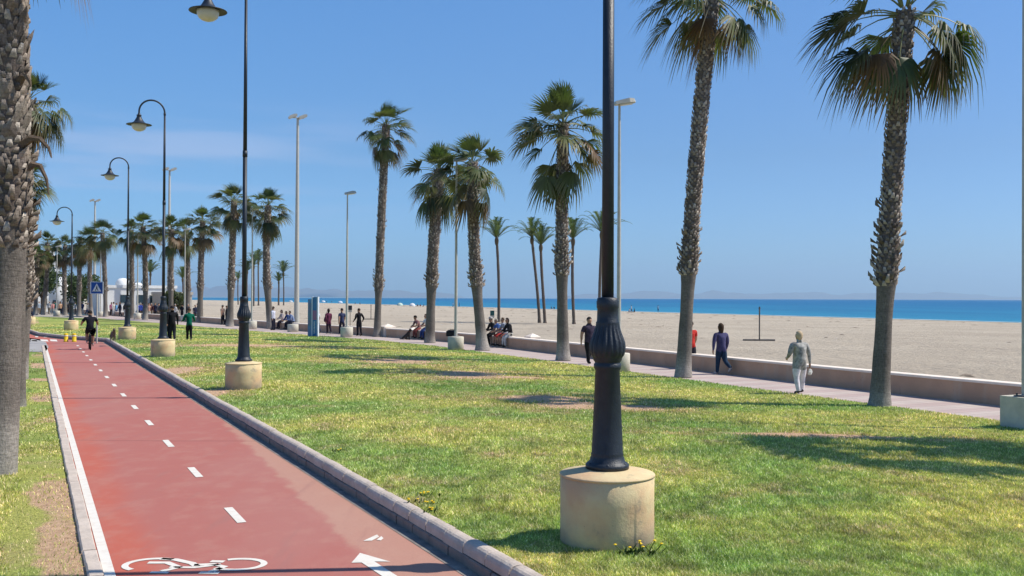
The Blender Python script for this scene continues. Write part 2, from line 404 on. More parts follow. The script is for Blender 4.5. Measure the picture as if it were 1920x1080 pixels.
MT = dict(
    lawn=lawn_material(), blade=blade_material(), path=path_material(), sand=sand_material(), sea=sea_material(),
    base=concrete_base_material(), wall=wall_material(), paving=paving_material(), bark=trunk_material(),
    cope=mat('wall_coping', (.86, .75, .64), (.76, .65, .54), 3, .85, .1),
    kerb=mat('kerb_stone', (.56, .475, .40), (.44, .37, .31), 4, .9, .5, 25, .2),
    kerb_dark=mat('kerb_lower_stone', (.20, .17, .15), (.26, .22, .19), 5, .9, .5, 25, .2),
    gutter=mat('gutter_concrete', (.17, .15, .14), (.28, .25, .22), 6, .95, .4, 30, .2),
    line=mat('worn_white_paint', (.70, .66, .58), (.60, .50, .42), 9, .7, .1, lo=.45, hi=.85),
    iron=mat('black_cast_iron', (.006, .012, .022), (.012, .019, .030), 14, .5, .25, 60, .5),
    glass=mat('frosted_globe', (.60, .58, .50), (.52, .50, .43), 4, .35, 0, None, .5),
    pole=mat('pale_pole_paint', (.50, .48, .42), (.42, .40, .35), 5, .5, .1, None, .4),
    white=mat('white_block_paint', (.60, .56, .46), (.47, .44, .36), 3, .85, .3, 25, .2),
    leaf=attr_mat('palm_leaf', .5, .35, .28), feather=attr_mat('feather_palm_leaf', .5, .3, .3),
    tree=attr_mat('tree_leaf', .6, .2, .25),
    steel=mat('weathered_steel', (.10, .085, .07), (.16, .14, .12), 8, .6, .2),
    yellow=mat('yellow_paint', (.72, .50, .01), (.62, .42, .01), 6, .55),
    house=mat('white_house_wall', (.80, .80, .78), (.72, .72, .70), .8, .85, .2),
    house2=mat('beige_house_wall', (.52, .47, .40), (.45, .41, .35), .8, .85, .2),
    window=mat('dark_window_glass', (.02, .045, .065), (.03, .06, .08), 1.5, .12, 0, None, .6),
    frame=mat('window_frame_paint', (.55, .55, .52), None, 3, .6),
)

# ------------------------------------------------------------------ setting: ground sheets
random.seed(7)
def strip(name, ys, fa, fb, z, m, n=1, zf=None, kind='structure'):
    b = MB(); vs = []
    for y in ys:
        a, c = fa(y), fb(y)
        for i in range(n + 1):
            x = a + (c - a) * i / n
            vs.append((x, y, zf(x, y) if zf else z))
    fs = [(r*(n+1)+i, r*(n+1)+i+1, (r+1)*(n+1)+i+1, (r+1)*(n+1)+i) for r in range(len(ys)-1) for i in range(n)]
    b.add(vs, fs); o = b.build(name, m, smooth=True); tag(o, kind=kind); return o
ysl = [2 + i * .5 for i in range(100)] + [52 + i * 1.0 for i in range(60)]
strip('lawn', ysl, lambda y: kerb_x(y) - .03, lambda y: max(prom_x(y), kerb_x(y) + .3), 0, MT['lawn'], 24, lawn_z)
strip('left_lawn', [2 + i for i in range(49)], lambda y: -.487*y - 16, lambda y: .78 - .24 - .487*y, Z_LEFT, MT['lawn'], 8)
far_ground = MB(); zg = -.42
far_ground.add([(-9000, -200, zg), (60, -200, zg), (26.4, -10, zg)] + [(wall_x(y) + .2, y, zg) for y in WALL_Y[1:]] + [(-300, 500, zg), (-9000, 9000, zg)],
               [tuple(range(2 + 1 + len(WALL_Y) - 1 + 2))])
tag(far_ground.build('ground', mat('packed_earth', (.40, .35, .28), (.33, .29, .24), .4, .95)), kind='structure')
def path_left(y): return float(np.interp(y, [-20, 57, 62, 70, 80, 100], [.78+9.74-.117, .78-.487*57-.117, -31.5, -38, -45, -60])) if y > 57 else .78 - .117 - .487*y
strip('bike_path', [2 + i for i in range(98)], path_left, lambda y: kerb_x(y) - .14, Z_PATH, MT['path'], 6)
strip('promenade', [-6 + i * 2 for i in range(66)], lambda y: prom_x(y), lambda y: wall_x(y) + .1, Z_PROM, MT['paving'], 2)
plz = MB(); plz.add([(-36, 97, -.16), (-45.5, 112, -.16), (-120, 165, -.16), (-260, 170, -.16), (-90, 62, -.17), (-47, 80, -.17)], [(5, 0, 1, 2, 3, 4)])
tag(plz.build('plaza', mat('plaza_paving', (.50, .43, .36), (.42, .36, .31), .5, .9)), kind='structure')
b = MB(); b.add([(*ground(x, y, -.205)[:2], -.205) for x, y in ((91, 651), (85.5, 659.5), (-60, 659), (-60, 637), (70, 637.5), (86, 641))], [(0, 5, 4, 3, 2, 1)])
tag(b.build('footpath', mat('grey_footpath', (.36, .34, .32), (.30, .285, .27), 1.5, .9)), kind='structure')

# beach and sea
def shore_x(y): return float(np.interp(y, [-60, 0, 60, 152, 270, 462, 966, 1600, 3000], [169, 143, 118, 79, 29, -52, -292, -650, -1600]))
def land_x(y): return wall_x(y) if y < 230 else float(np.interp(y, [230, 500, 1000, 1600, 3000], [-120, -300, -620, -1000, -2200]))
ys = [-30 + i * 2.5 for i in range(80)] + [170 + i * 12 for i in range(40)] + [700 + i * 60 for i in range(36)]
def sand_z(x, y):
    a, c = land_x(y) + .3, shore_x(y) + 2
    t = min(max((x - a) / (c - a), 0), 1)
    return -.2 - 1.05 * t ** 1.1 + .05 * math.sin(x * .21 + y * .13) * min(1, t * 8) * (1 - t)
strip('beach', ys, lambda y: land_x(y) + .3, lambda y: shore_x(y) + 2, 0, MT['sand'], 60, sand_z)
b = MB(); rows = []
seay = [-400, -60, 0, 60, 152, 270, 462, 966, 1600, 3000]
fr = [0, 6, 25, 70, 160, 320, 700, 1500, 3500, 9000]
for y in seay:
    x0 = shore_x(y) - 1.5; 
    for d in fr:
        ddir = Vector((.9, .43, 0))
        if d < 3: c = (.16, .33, .34)
        else:
            k = min(1, d / 420) ** .6
            c = tuple(p * (1 - k) + q * k for p, q in zip((.025, .20, .31), (.008, .115, .255)))
        b.cur = (*c, 1)
        b.add([(x0 + ddir.x * d, y + ddir.y * d + (0 if y < 3000 else d), -1.2)], [])
n = len(fr)
b.f = [(r*n+i, r*n+i+1, (r+1)*n+i+1, (r+1)*n+i) for r in range(len(seay)-1) for i in range(n-1)]; b.m = [0] * len(b.f)
tag(b.build('sea', MT['sea'], attr=True), kind='structure')
# surf line
b = MB(); vs = []
for i in range(240):
    y = -20 + i * 4.2; x = shore_x(y) - .6 + 1.0 * noise.noise((y * .11, 3, 1)) ; wdt = .5 + .7 * abs(noise.noise((y * .07, 9, 2)))
    vs += [(x - wdt, y, -1.16), (x, y, -1.13), (x + wdt, y, -1.16)]
b.add(vs, [(3*i+j, 3*i+j+1, 3*i+j+4, 3*i+j+3) for i in range(239) for j in range(2)])
tag(b.build('surf', mat('sea_foam', (.75, .78, .78), (.45, .6, .62), .6, .9)), kind='structure')
# hills far across the bay
def hills(name, x0, x1, D, hmax, seed):
    b = MB(); n = 120; rows = 9
    for r in range(rows):
        for i in range(n):
            t = i / (n - 1); x = x0 + (x1 - x0) * t
            env = math.sin(math.pi * t) ** .45
            prof = math.sin(math.pi * (r / (rows - 1)))
            h = hmax * env * prof * (.42 + .75 * abs(noise.fractal((t * 7 + seed, r * .3, seed), 1, 2, 5)) + .3 * noise.noise((t * 3 + seed, 0, 0)))
            b.v.append((x, D + r * 500 + 500 * noise.noise((t * 4, seed, r)), -3 + max(0, h))); b.c.append((1, 1, 1, 1))
    b.f = [(r*n+i, r*n+i+1, (r+1)*n+i+1, (r+1)*n+i) for r in range(rows-1) for i in range(n-1)]; b.m = [0] * len(b.f)
    tag(b.build(name, MT['hill'], smooth=True), kind='structure')
MT['hill'] = mat('distant_hill', (.11, .12, .11), (.15, .14, .12), .002, .95)
hills('hills', 1500, 17500, 30000, 330, 3.1)
hills('hills', -14500, -1500, 28000, 470, 8.4)

# kerbs
def offset_poly(fx, ys):
    pts = [Vector((fx(y), y, 0)) for y in ys]; return pts
def resample(pts, step):
    out = [pts[0]]; acc = 0
    for a, c in zip(pts, pts[1:]):
        L = (c - a).length; t = step - acc
        while t <= L:
            out.append(a + (c - a) * (t / L)); t += step
        acc = (L - (t - step))
    return out
def kerb_stones(name, pts, prof, m, gap=.008, jitter=.006):
    """prof: cross-section (lateral offset to the right of travel, z)"""
    b = MB()
    for i in range(len(pts) - 1):
        a, c = pts[i], pts[i+1]; d = (c - a).normalized(); n0 = Vector((d.y, -d.x, 0))
        dp = (pts[i] - pts[i-1]).normalized() if i else d
        dn = (pts[i+2] - pts[i+1]).normalized() if i < len(pts) - 2 else d
        na = (n0 + Vector((dp.y, -dp.x, 0))).normalized(); nc = (n0 + Vector((dn.y, -dn.x, 0))).normalized()
        jz, jn = random.uniform(-jitter, jitter), random.uniform(-jitter, jitter)
        k = len(prof); vs = []
        for (p, nn, gx) in ((a, na, gap), (a, na, gap + .012), (c, nc, -gap - .012), (c, nc, -gap)):
            inset = .008 if gx in (gap, -gap) else 0
            for (o, z) in prof:
                vs.append(p + d * gx + nn * (o + jn) + Vector((0, 0, z + jz - (inset if z > prof[0][1] + .02 else 0))))
        fs = [(s*k+j, s*k+(j+1) % k, (s+1)*k+(j+1) % k, (s+1)*k+j) for s in range(3) for j in range(k)]
        fs += [tuple(range(k))[::-1], tuple(3*k + j for j in range(k))]
        b.add(vs, fs)
    return tag(b.build(name, m), kind='structure')
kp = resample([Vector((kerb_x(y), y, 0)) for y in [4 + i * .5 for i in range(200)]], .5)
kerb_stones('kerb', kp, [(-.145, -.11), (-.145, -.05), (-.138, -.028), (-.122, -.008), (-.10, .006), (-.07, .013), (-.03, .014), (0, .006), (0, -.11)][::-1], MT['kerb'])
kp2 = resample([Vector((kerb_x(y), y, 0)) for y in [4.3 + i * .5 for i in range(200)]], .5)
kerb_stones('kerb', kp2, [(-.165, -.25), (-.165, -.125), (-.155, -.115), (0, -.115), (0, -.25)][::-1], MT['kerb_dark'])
b = MB(); pts = [Vector((kerb_x(y), y, 0)) for y in [3 + i * .5 for i in range(200)]]; vs = []
for i, p in enumerate(pts):
    d = (pts[min(i+1, len(pts)-1)] - pts[max(i-1, 0)]).normalized(); nn = Vector((d.y, -d.x, 0))
    vs += [p - nn * .30 + Vector((0, 0, Z_PATH + .004)), p - nn * .16 + Vector((0, 0, Z_PATH + .002))]
b.add(vs, [(2*i, 2*i+1, 2*i+3, 2*i+2) for i in range(len(pts)-1)])
tag(b.build('gutter', MT['gutter']), kind='structure')
lk = resample([Vector((.78 - .117 - .487*y, y, 0)) for y in (3, 50.0)], .5)
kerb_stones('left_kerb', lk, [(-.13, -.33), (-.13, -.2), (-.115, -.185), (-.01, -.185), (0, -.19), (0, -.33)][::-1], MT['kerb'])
b = MB(); DX, DY = -.4378, .8991    # path direction
def along(x0, y0, s, t):            # s along the path, t to its right
    return (x0 + DX*s + DY*t, y0 + DY*s - DX*t)
def paint(b, pts, z=Z_PATH + .005): b.add([(x, y, z) for x, y in pts], [tuple(range(len(pts)))])
paint(b, [(.78-.105-.487*3, 3), (.78-.487*3, 3), (.78-.487*50.3, 50.3), (.78-.105-.487*50.3, 50.3)])
tag(b.build('edge_line', MT['line']), kind='structure')
b = MB()
for k in range(0, 15):
    y = 11.37 + k * 2.75; x = 2.36 - .487 * y
    paint(b, [along(x, y, s, t) for s, t in ((-.43, -.05), (-.43, .05), (.43, .05), (.43, -.05))])
for x0, x1 in ((46, 58), (60, 70), (77, 91), (95, 108)):
    paint(b, [tuple(ground(px, py, Z_PATH)[:2]) for px, py in ((x0, 639.6), (x1, 640.4), (x1 - 2, 637), (x0 - 2, 636.4))])
for k in range(6):
    q = 135 - k * 2; paint(b, [tuple(ground(px, py, Z_PATH)[:2]) for px, py in ((q-3-k*14+14, 634-k*.4), (q+3-k*14+14, 634.4-k*.4), (q+2-k*14+14, 632.6-k*.4), (q-3-k*14+14, 632.3-k*.4))]) if k > 3 else None
tag(b.build('lane_dashes', MT['line']), kind='structure')
# bicycle symbol, arrow and worn pictogram painted on the path
def gp(px, py): return ground(px, py, Z_PATH)
def ribbon(b, pts, wd, closed=False):
    P = [Vector((p[0], p[1], 0)) for p in pts]; n = len(P); vs = []
    for i in range(n):
        t = (P[min(i+1, n-1)] - P[max(i-1, 0)]).normalized(); nn = Vector((t.y, -t.x, 0)) * wd / 2
        vs += [P[i] - nn, P[i] + nn]
    b.add([(v.x, v.y, Z_PATH + .005) for v in vs], [(2*i, 2*i+2, 2*i+3, 2*i+1) for i in range(n-1)])
b = MB()
O = Vector((-3.02, 9.18, 0)); AX = Vector((1.0, -.035, 0)); AY = Vector((.035, 1, 0))
def sy(u, v): q = O + AX * u + AY * v; return (q.x, q.y)
def arc(cx, cy, rx, ry, a0, a1, n=22): return [sy(cx + rx * math.cos(R(a0 + (a1-a0)*i/n)), cy + ry * math.sin(R(a0 + (a1-a0)*i/n))) for i in range(n+1)]
ribbon(b, arc(-.33, .06, .25, .21, 62, 240), .062)
ribbon(b, arc(.46, .11, .24, .19, -135, 128), .062)
ribbon(b, [sy(-.33, .26), sy(-.18, .24), sy(.02, .12), sy(.10, .02)], .072)
ribbon(b, [sy(-.4, .12), sy(-.22, .13), sy(-.05, -.02), sy(-.16, -.16)], .072)
ribbon(b, [sy(.06, .06), sy(.22, .1), sy(.36, .02), sy(.29, -.16)], .07)
ribbon(b, [sy(-.14, -.02), sy(.1, -.02), sy(.3, .1)], .055)
ribbon(b, [sy(-.25, -.2), sy(-.08, -.2)], .06); ribbon(b, [sy(.2, -.19), sy(.38, -.19)], .072)
ribbon(b, [sy(.17, .2), sy(.3, .19)], .072)
tag(b.build('bicycle_symbol', MT['line']), kind='structure')
b = MB()
paint(b, [tuple(gp(px, py)[:2]) for px, py in ((675, 1037.5), (659, 1056), (678, 1055.5))])
paint(b, [tuple(gp(px, py)[:2]) for px, py in ((675, 1037.5), (678, 1055.5), (702, 1053.5))])
paint(b, [tuple(gp(px, py)[:2]) for px, py in ((675, 1037.5), (702, 1053.5), (732, 1054))])
paint(b, [tuple(gp(px, py)[:2]) for px, py in ((678, 1055.5), (745, 1100), (775, 1100), (702, 1053.5))])
tag(b.build('arrow_marking', MT['line']), kind='structure')
b = MB()
paint(b, [tuple(gp(px, py)[:2]) for px, py in ((681, 1015), (697, 1014.5), (711, 1007), (707, 1003), (699, 1006.5))])
paint(b, [tuple(gp(px, py)[:2]) for px, py in ((706, 1013), (714, 1014), (719, 1010), (715, 1006))])
tag(b.build('worn_pictogram', MT['line']), kind='structure')

# ------------------------------------------------------------------ sea wall along the promenade
t = empty('sea_wall', (wall_x(22.3), 22.3, Z_PROM))
tag(t, 'long low pinkish beige sea wall between the promenade and the sand', 'wall')
def wall_strip(prof, name, m):
    b = MB(); wy = [y for y in np.arange(-10, 50, 2.0)] + [y for y in np.arange(50, 160, 4.0)]
    pts = [Vector((wall_x(y), y, 0)) for y in wy]; vs = []; k = len(prof)
    for i, p in enumerate(pts):
        d = (pts[min(i+1, len(pts)-1)] - pts[max(i-1, 0)]).normalized(); nn = Vector((d.y, -d.x, 0))
        for o, z in prof: vs.append(p + nn * o + Vector((0, 0, z)) - t.location)
    fs = [(i*k+j, i*k+(j+1) % k, (i+1)*k+(j+1) % k, (i+1)*k+j) for i in range(len(pts)-1) for j in range(k)]
    b.add(vs, fs + [tuple(range(k)), tuple((len(pts)-1)*k+j for j in range(k))[::-1]]); return b.build(name, m, t)
wall_strip([(0, -.35), (.34, -.35), (.34, .33), (0, .33)], 'wall_body', MT['wall'])
wall_strip([(-.025, .332), (.365, .332), (.365, .385), (.345, .395), (-.005, .395), (-.025, .385)], 'coping', MT['cope'])
def pier(px0, px1, topy, basey, label, y):
    c = at((px0 + px1) / 2, basey, y); wd = (px1 - px0) / FPX * y; 
    o = empty('wall_pier', (c.x, y, Z_PROM), R(30)); tag(o, label, 'wall pier', 'piers with pyramid caps along the sea wall')
    hgt = at((px0+px1)/2, topy, y).z - Z_PROM; h = wd / 2 * .76; b = MB()
    b.box((-h*.93, -h*.93, -.2), (h*.93, h*.93, hgt - .26)); b.build('pier_body', MT['cope'], o)
    b = MB(); b.add([(-h, -h, hgt-.26), (h, -h, hgt-.26), (h, h, hgt-.26), (-h, h, hgt-.26), (-h, -h, hgt-.17), (h, -h, hgt-.17), (h, h, hgt-.17), (-h, h, hgt-.17), (0, 0, hgt)],
                    [(3,2,1,0), (0,1,5,4), (1,2,6,5), (2,3,7,6), (3,0,4,7), (4,5,8), (5,6,8), (6,7,8), (7,4,8)]); b.build('pier_cap', MT['cope'], o)
pier(712, 742, 607, 636, 'tall cream wall pier with a shallow pyramid cap right of the leaning palm trunk', 61.5)
pier(766, 782, 612, 634, 'narrow cream wall pier behind the couple seated beside the dog', 59.2)
pier(984, 1013, 625, 642, 'pyramid capped pier rising behind the wall right of the four seated people', 53.0)

# ------------------------------------------------------------------ street lamps
PED = [(.205, .70), (.205, .735), (.19, .75), (.165, .765), (.16, .80), (.15, .815), (.155, .83), (.148, .85), (.115, 1.62), (.128, 1.64), (.130, 1.68), (.118, 1.69),
       (.122, 1.70), (.136, 1.72), (.136, 1.735), (.142, 1.745), (.158, 1.765), (.168, 1.80), (.171, 1.84), (.167, 1.88), (.154, 1.92), (.138, 1.96), (.124, 2.00), (.114, 2.04), (.110, 2.06), (.112, 2.07), (.102, 2.085), (.098, 2.2), (.104, 2.21), (.106, 2.27), (.1, 2.28), (.1, 2.30), (.058, 2.31)]
def fluted(r, z, q):
    if 1.745 < z < 2.05:
        amp = .02 * math.sin(math.pi * (z - 1.745) / .305) ** .7
        return r - amp * (1 - abs(math.sin(q * 9))) ** 1.5
    return r
LP = {}
def lamp_meshes():
    b = MB(); b.lathe([(.443, -.25), (.443, .20), (.441, .40), (.443, .622), (.436, .626), (.436, .632), (.449, .636), (.449, .648), (.44, .655), (.2, .695), (.0, .70)], 64, mod=lambda r, z, q: r * (1 + .006 * noise.noise((math.cos(q) * 2, math.sin(q) * 2, z * 3)))); base = b
    p = MB(); p.lathe(PED, 108, mod=fluted)
    for k in range(6): p.lathe([(.012, .73), (.012, .755), (0, .76)], 6, (.185*math.cos(k*1.047), .185*math.sin(k*1.047), 0))
    return base, p
def lamp(px, base_py, top_py, label, first=None, nofog=None):
    g = ground(px, base_py, 0.0); loc = Vector((g.x, g.y, 0)); loc += Vector((g.x, g.y, 0)).normalized() * .443
    o = empty('street_lamp', (loc.x, loc.y, 0), R(26)); tag(o, label, 'street lamp', 'black gooseneck street lamps in a row beside the bike path')
    if 'base' not in LP:
        ba, pe = lamp_meshes()
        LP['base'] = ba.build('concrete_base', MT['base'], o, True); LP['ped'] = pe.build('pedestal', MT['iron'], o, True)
        sh = MB(); sh.lathe([(.03, .06), (.045, .05), (.05, 0), (.085, -.01), (.09, -.05), (.075, -.06), (.10, -.13), (.15, -.22), (.20, -.29), (.30, -.345), (.455, -.375), (.46, -.39), (.44, -.39), (.25, -.35)], 32)
        gl = MB(); gl.lathe([(.0, -.64), (.08, -.63), (.16, -.60), (.225, -.55), (.26, -.48), (.27, -.41), (.27, -.36)], 24)
        LP['shade'] = sh.build('lamp_shade', MT['iron'], o, True); LP['globe'] = gl.build('globe', MT['glass'], LP['shade'], True)
        for k in ('base', 'ped'): pass
        first = True
    else:
        for k in ('base', 'ped'):
            c = LP[k].copy(); COL.objects.link(c); c.parent = o
            if k == 'base': c.rotation_euler.z = random.uniform(0, 6)
    H = at(px, top_py, loc.y).z
    r = .46
    b = MB(); b.tube([(0, 0, 2.29), (0, 0, 5.8)], [.058, .054], 16); b.tube([(0, 0, 5.8), (0, 0, 5.95)], [.062, .06], 16)
    b.tube([(0, 0, 5.95), (0, 0, H - r)], [.05, .036], 16); b.build('pole', MT['iron'], o, True)
    b = MB(); arcp = [(-r + r * math.cos(R(a)), 0, H - r + r * math.sin(R(a))) for a in range(0, 181, 10)] + [(-2*r, 0, H - r - .1)]
    b.tube(arcp, .033, 10); b.tube([(0, 0, H - r - .08), (0, 0, H - r + .02)], .045, 12)
    a = b.build('arm', MT['iron'], o, True)
    hz = H - r - .12
    if first is True:
        LP['shade'].location = (-2*r, 0, hz)
        LP['shade'].parent = o
    else:
        s = LP['shade'].copy(); COL.objects.link(s); s.parent = o; s.location = (-2*r, 0, hz)
        gg = LP['globe'].copy(); COL.objects.link(gg); gg.parent = s
    return o
L1 = lamp(1138, 1039, -900, 'nearest black street lamp, fluted bulge, cream concrete base with yellow flowers at its foot')
lamp(456.5, 732.5, -42, 'second nearest black street lamp on cream concrete base left of the info column')
lamp(305.5, 670.5, 190, 'black street lamp whose base has the couple in dark clothes behind it')
lamp(238.5, 637.5, 297, 'black street lamp on concrete base beside the grey dog on the lawn')
lamp(133.5, 620, 389, 'black street lamp right behind the two yellow bollards')
lamp(55, 609.5, 385, 'farthest black street lamp just right of the big palm trunk at left')

# ------------------------------------------------------------------ pale floodlight poles
def promenade_pole(px, base_py, top_py, label, head='single', zb=Z_PROM, blk=.38, ang=0):
    g = ground(px, base_py, zb); loc = g + Vector((g.x, g.y, 0)).normalized() * blk
    o = empty('light_pole', (loc.x, loc.y, zb), ang); tag(o, label, 'light pole', 'pale light poles along the promenade')
    H = at(px, top_py, loc.y).z - zb
    b = MB(); b.lathe([(blk, -.2), (blk, .58), (blk - .02, .61), (0, .62)], 32); b.build('concrete_base', MT['white'], o, True)
    b = MB(); b.tube([(0, 0, .62), (0, 0, 3.2), (0, 0, H - .1)], [.078, .068, .042], 12)
    b.box((-.16, -.16, .615), (.16, .16, .64)); b.build('pole', MT['pole'], o)
    b = MB(); mm = Matrix.Translation((.16, 0, H)) @ Matrix.Rotation(R(-8), 4, 'Y')
    b.lathe([(0, 0)], 4) if False else None
    prof = [(-.34, -.03, .04), (-.28, -.1, .07), (.18, -.14, .11), (.34, -.1, .08), (.38, -.02, .0)]
    vs = []
    for (x, wy, zt) in prof: vs += [mm @ Vector((x, -abs(wy) - .05, -.05)), mm @ Vector((x, abs(wy) + .05, -.05)), mm @ Vector((x, abs(wy)*.8 + .02, zt)), mm @ Vector((x, -abs(wy)*.8 - .02, zt))]
    n = len(prof); b.add(vs, [(4*i+j, 4*i+(j+1) % 4, 4*i+4+(j+1) % 4, 4*i+4+j) for i in range(n-1) for j in range(4)] + [(3,2,1,0), (4*n-4, 4*n-3, 4*n-2, 4*n-1)])
    lh = b.build('lamp_head', MT['pole'], o)
    b = MB(); b.box((-.15, -.13, -.085), (.28, .13, -.052), mm); b.build('lens', MT['glass'], lh)
    return o
promenade_pole(1160, 697.5, 192, 'pale light pole standing right behind the nearest black street lamp post')
promenade_pole(854.5, 656, 299, 'pale light pole between the two close palm trunks with a black bag on its base')
promenade_pole(650, 632.5, 362, 'pale light pole whose base hides the feet of the man in navy')
promenade_pole(472, 617.5, 392, 'pale light pole on the right of the second nearest black street lamp')
promenade_pole(257.5, 598.5, 440, 'pale light pole in front of the white domed house')
promenade_pole(346, 603, 430, 'pale light pole above the person in the green hoodie')
promenade_pole(188, 594, 452, 'pale light pole between the crossing sign and the white domed house')
promenade_pole(106, 592, 462, 'pale light pole farthest left, before the white tower')
# square block pole at the right edge
g = ground(1930, 806, Z_PROM + .0); o = empty('light_pole', (g.x + .16, g.y + .3, Z_PROM), R(24))
tag(o, 'light pole on a square grey white concrete block at the right edge', 'light pole')
b = MB(); b.box((-.36, -.36, -.2), (.36, .36, .60)); b.build('concrete_base', MT['white'], o)
b = MB(); b.tube([(-.10, 0, .6), (-.10, 0, 9.0)], [.075, .05], 12); b.build('pole', MT['pole'], o)
b = MB(); b.box((-.26, -.14, .602), (.06, .14, .625))
for sx in (-.22, .02):
    for s2 in (-.1, .1): b.lathe([(.018, .62), (.018, .66), (0, .67)], 6, (sx, s2, 0))
b.build('base_plate', MT['steel'], o)

def tall_flood(px, base_py, top_py, label):
    g = ground(px, base_py, -.3); o = empty('floodlight_mast', (g.x, g.y, -.3), R(20)); tag(o, label, 'floodlight mast', 'tall floodlight masts on the beach side')
    H = at(px, top_py, g.y).z + .3
    b = MB(); b.tube([(0, 0, 0), (0, 0, 3), (0, 0, H)], [.27, .235, .12], 14); b.build('mast', MT['pole'], o)
    b = MB(); b.tube([(-.6, 0, H), (.6, 0, H)], .05, 8); b.build('crossbar', MT['pole'], o)
    for s in (-1, 1):
        b = MB(); mm = Matrix.Translation((s * .48, 0, H + .12)) @ Matrix.Rotation(R(-24), 4, 'Y')
        b.box((-.42, -.3, -.1), (.42, .3, .09), mm); b.box((-.3, -.2, .09), (.3, .2, .16), mm); fl = b.build('floodlight', MT['pole'], o)
        b = MB(); b.box((-.36, -.25, -.125), (.36, .25, -.102), mm); b.build('lens', MT['glass'], fl)
tall_flood(556, 607, 221, 'tall thick floodlight mast with twin heads above the seated group and info column')
tall_flood(316, 593, 319, 'tall floodlight mast behind the third black street lamp')
tall_flood(176.5, 584, 377, 'far floodlight mast rising above the palm crowns at left')
tall_flood(40, 581, 372, 'far floodlight mast hidden behind the big palm trunk at left') if False else None

# ------------------------------------------------------------------ palms
def fan_leaf(b, o, az, el, pet, blade, droop, col, pcol, seg=22, rnd=random, span=None, gr=None):
    d = Vector((math.cos(az) * math.cos(el), math.sin(az) * math.cos(el), math.sin(el)))
    side = Vector((-math.sin(az), math.cos(az), 0))
    pts = []
    for i in range(5):
        t = i / 4; pts.append(o + d * pet * t + Vector((0, 0, -droop * pet * t * t)))
    b.cur = (*pcol, 1); b.tube(pts, [.03, .024, .018, .014, .01], 3, False)
    T = (pts[-1] - pts[-2]).normalized(); side = (side - T * side.dot(T)).normalized()
    side = (Matrix.Rotation(rnd.uniform(-.5, .5), 3, T) @ side)
    Nn = side.cross(T).normalized()
    if Nn.z < 0 and el > -.3: Nn = -Nn
    sp_, gr_ = span, gr
    span = R(rnd.uniform(45, 75)) if el > .9 else R(rnd.uniform(88, 115)); gr = rnd.uniform(.12, .35) if el > .75 else rnd.uniform(.4, .8) if el > .1 else rnd.uniform(.6, 1.0)
    if sp_: span = R(sp_)
    if gr_: gr = gr_
    P = pts[-1]
    for i in range(seg):
        q = -span + 2 * span * (i + .5) / seg
        L = blade * (1 - .28 * (abs(q) / span) ** 2) * rnd.uniform(.88, 1.08) * (rnd.uniform(.55, .8) if rnd.random() < .08 else 1)
        dd = (T * math.cos(q) + side * math.sin(q)); 
        dd = (dd + Nn * (.10 + .22 * abs(math.sin(q))) ).normalized()
        w = Nn.cross(dd).normalized(); da = 2 * span / seg
        fold = Nn * (.02 if i % 2 else -.02) * blade
        sag = gr * rnd.uniform(.8, 1.25)
        def pt(r, wd, k): 
            c = P + dd * L * r + fold * r + Vector((0, 0, -1)) * sag * L * (max(0, r - .3) ** 1.9) * 1.15 - dd * L * .22 * sag * max(0, r - .45) ** 2 * 2 + Vector((-.20, 0, 0)) * L * r * r
            return c + w * wd * k
        sh = rnd.uniform(.82, 1.2); cc = tuple(c * sh for c in col)
        b.cur = (*cc, 1)
        w1 = blade * .42 * da * .66; w2 = w1 * 1.0
        tipc = rnd.random()
        b.add([pt(.02, .006, -1), pt(.02, .006, 1), pt(.42, w1, 1), pt(.42, w1, -1), pt(.72, w2*.62, 1), pt(.72, w2*.62, -1), pt(1.0, .003, 0)],
              [(0, 1, 2, 3), (3, 2, 4, 5), (5, 4, 6)])
        if el < .7:
            br = rnd.uniform(.3, 1); tp = (.20, .14, .075)
            b.c[-1] = (*(u * (1 - br) + v_ * br for u, v_ in zip(cc, tp)), 1)
            for kk in (-2, -3): b.c[kk] = (*(u * (1 - br * .35) + v_ * br * .35 for u, v_ in zip(cc, tp)), 1)
GREENS = [(.045, .070, .026), (.060, .088, .032), (.082, .108, .038), (.038, .056, .028), (.105, .12, .045)]
DEAD = [(.15, .085, .04), (.12, .08, .04), (.18, .12, .06), (.09, .065, .035)]
CROWNS = []
def make_crown(seed, n=36, emin=-62, emax=82, pet=(.95, 1.4), blade=(.9, 1.12), dead=.2, seg=24):
    rnd = random.Random(seed); b = MB(); heart = MB()
    zones = [(int(n * .26), 48, emax + 6), (int(n * .46), -8, 48), (n - int(n * .26) - int(n * .46), emin, 8)]; k = 0
    for zi, (m, e0, e1) in enumerate(zones):
        for q in range(m):
            el = e1 + (e0 - e1) * (q + .5) / m + rnd.uniform(-16, 16); az = k * 2.39996 + rnd.uniform(-.7, .7); k += 1
            isdead = zi == 2 and rnd.random() < dead
            col = rnd.choice(DEAD) if isdead else rnd.choice(GREENS if el < 30 else GREENS[1:3] + GREENS[4:])
            pc = (.20, .21, .085) if not isdead else (.2, .13, .06)
            pl = rnd.uniform(*pet) * (.55, .92, .78)[zi]
            fan_leaf(b, Vector((0, 0, (.12, -.05, -.35)[zi] - .2 * q / m)), az, R(el), pl, rnd.uniform(*blade) * (.92, 1, .95)[zi], (.15, .3, .55)[zi], col, pc, seg, rnd)
    return b
def crown_obj(b, parent, loc, sc, rz):
    c = b.copy(); COL.objects.link(c); c.parent = parent; c.location = loc; c.scale = (sc, sc, sc); c.rotation_euler = (0, 0, rz); return c
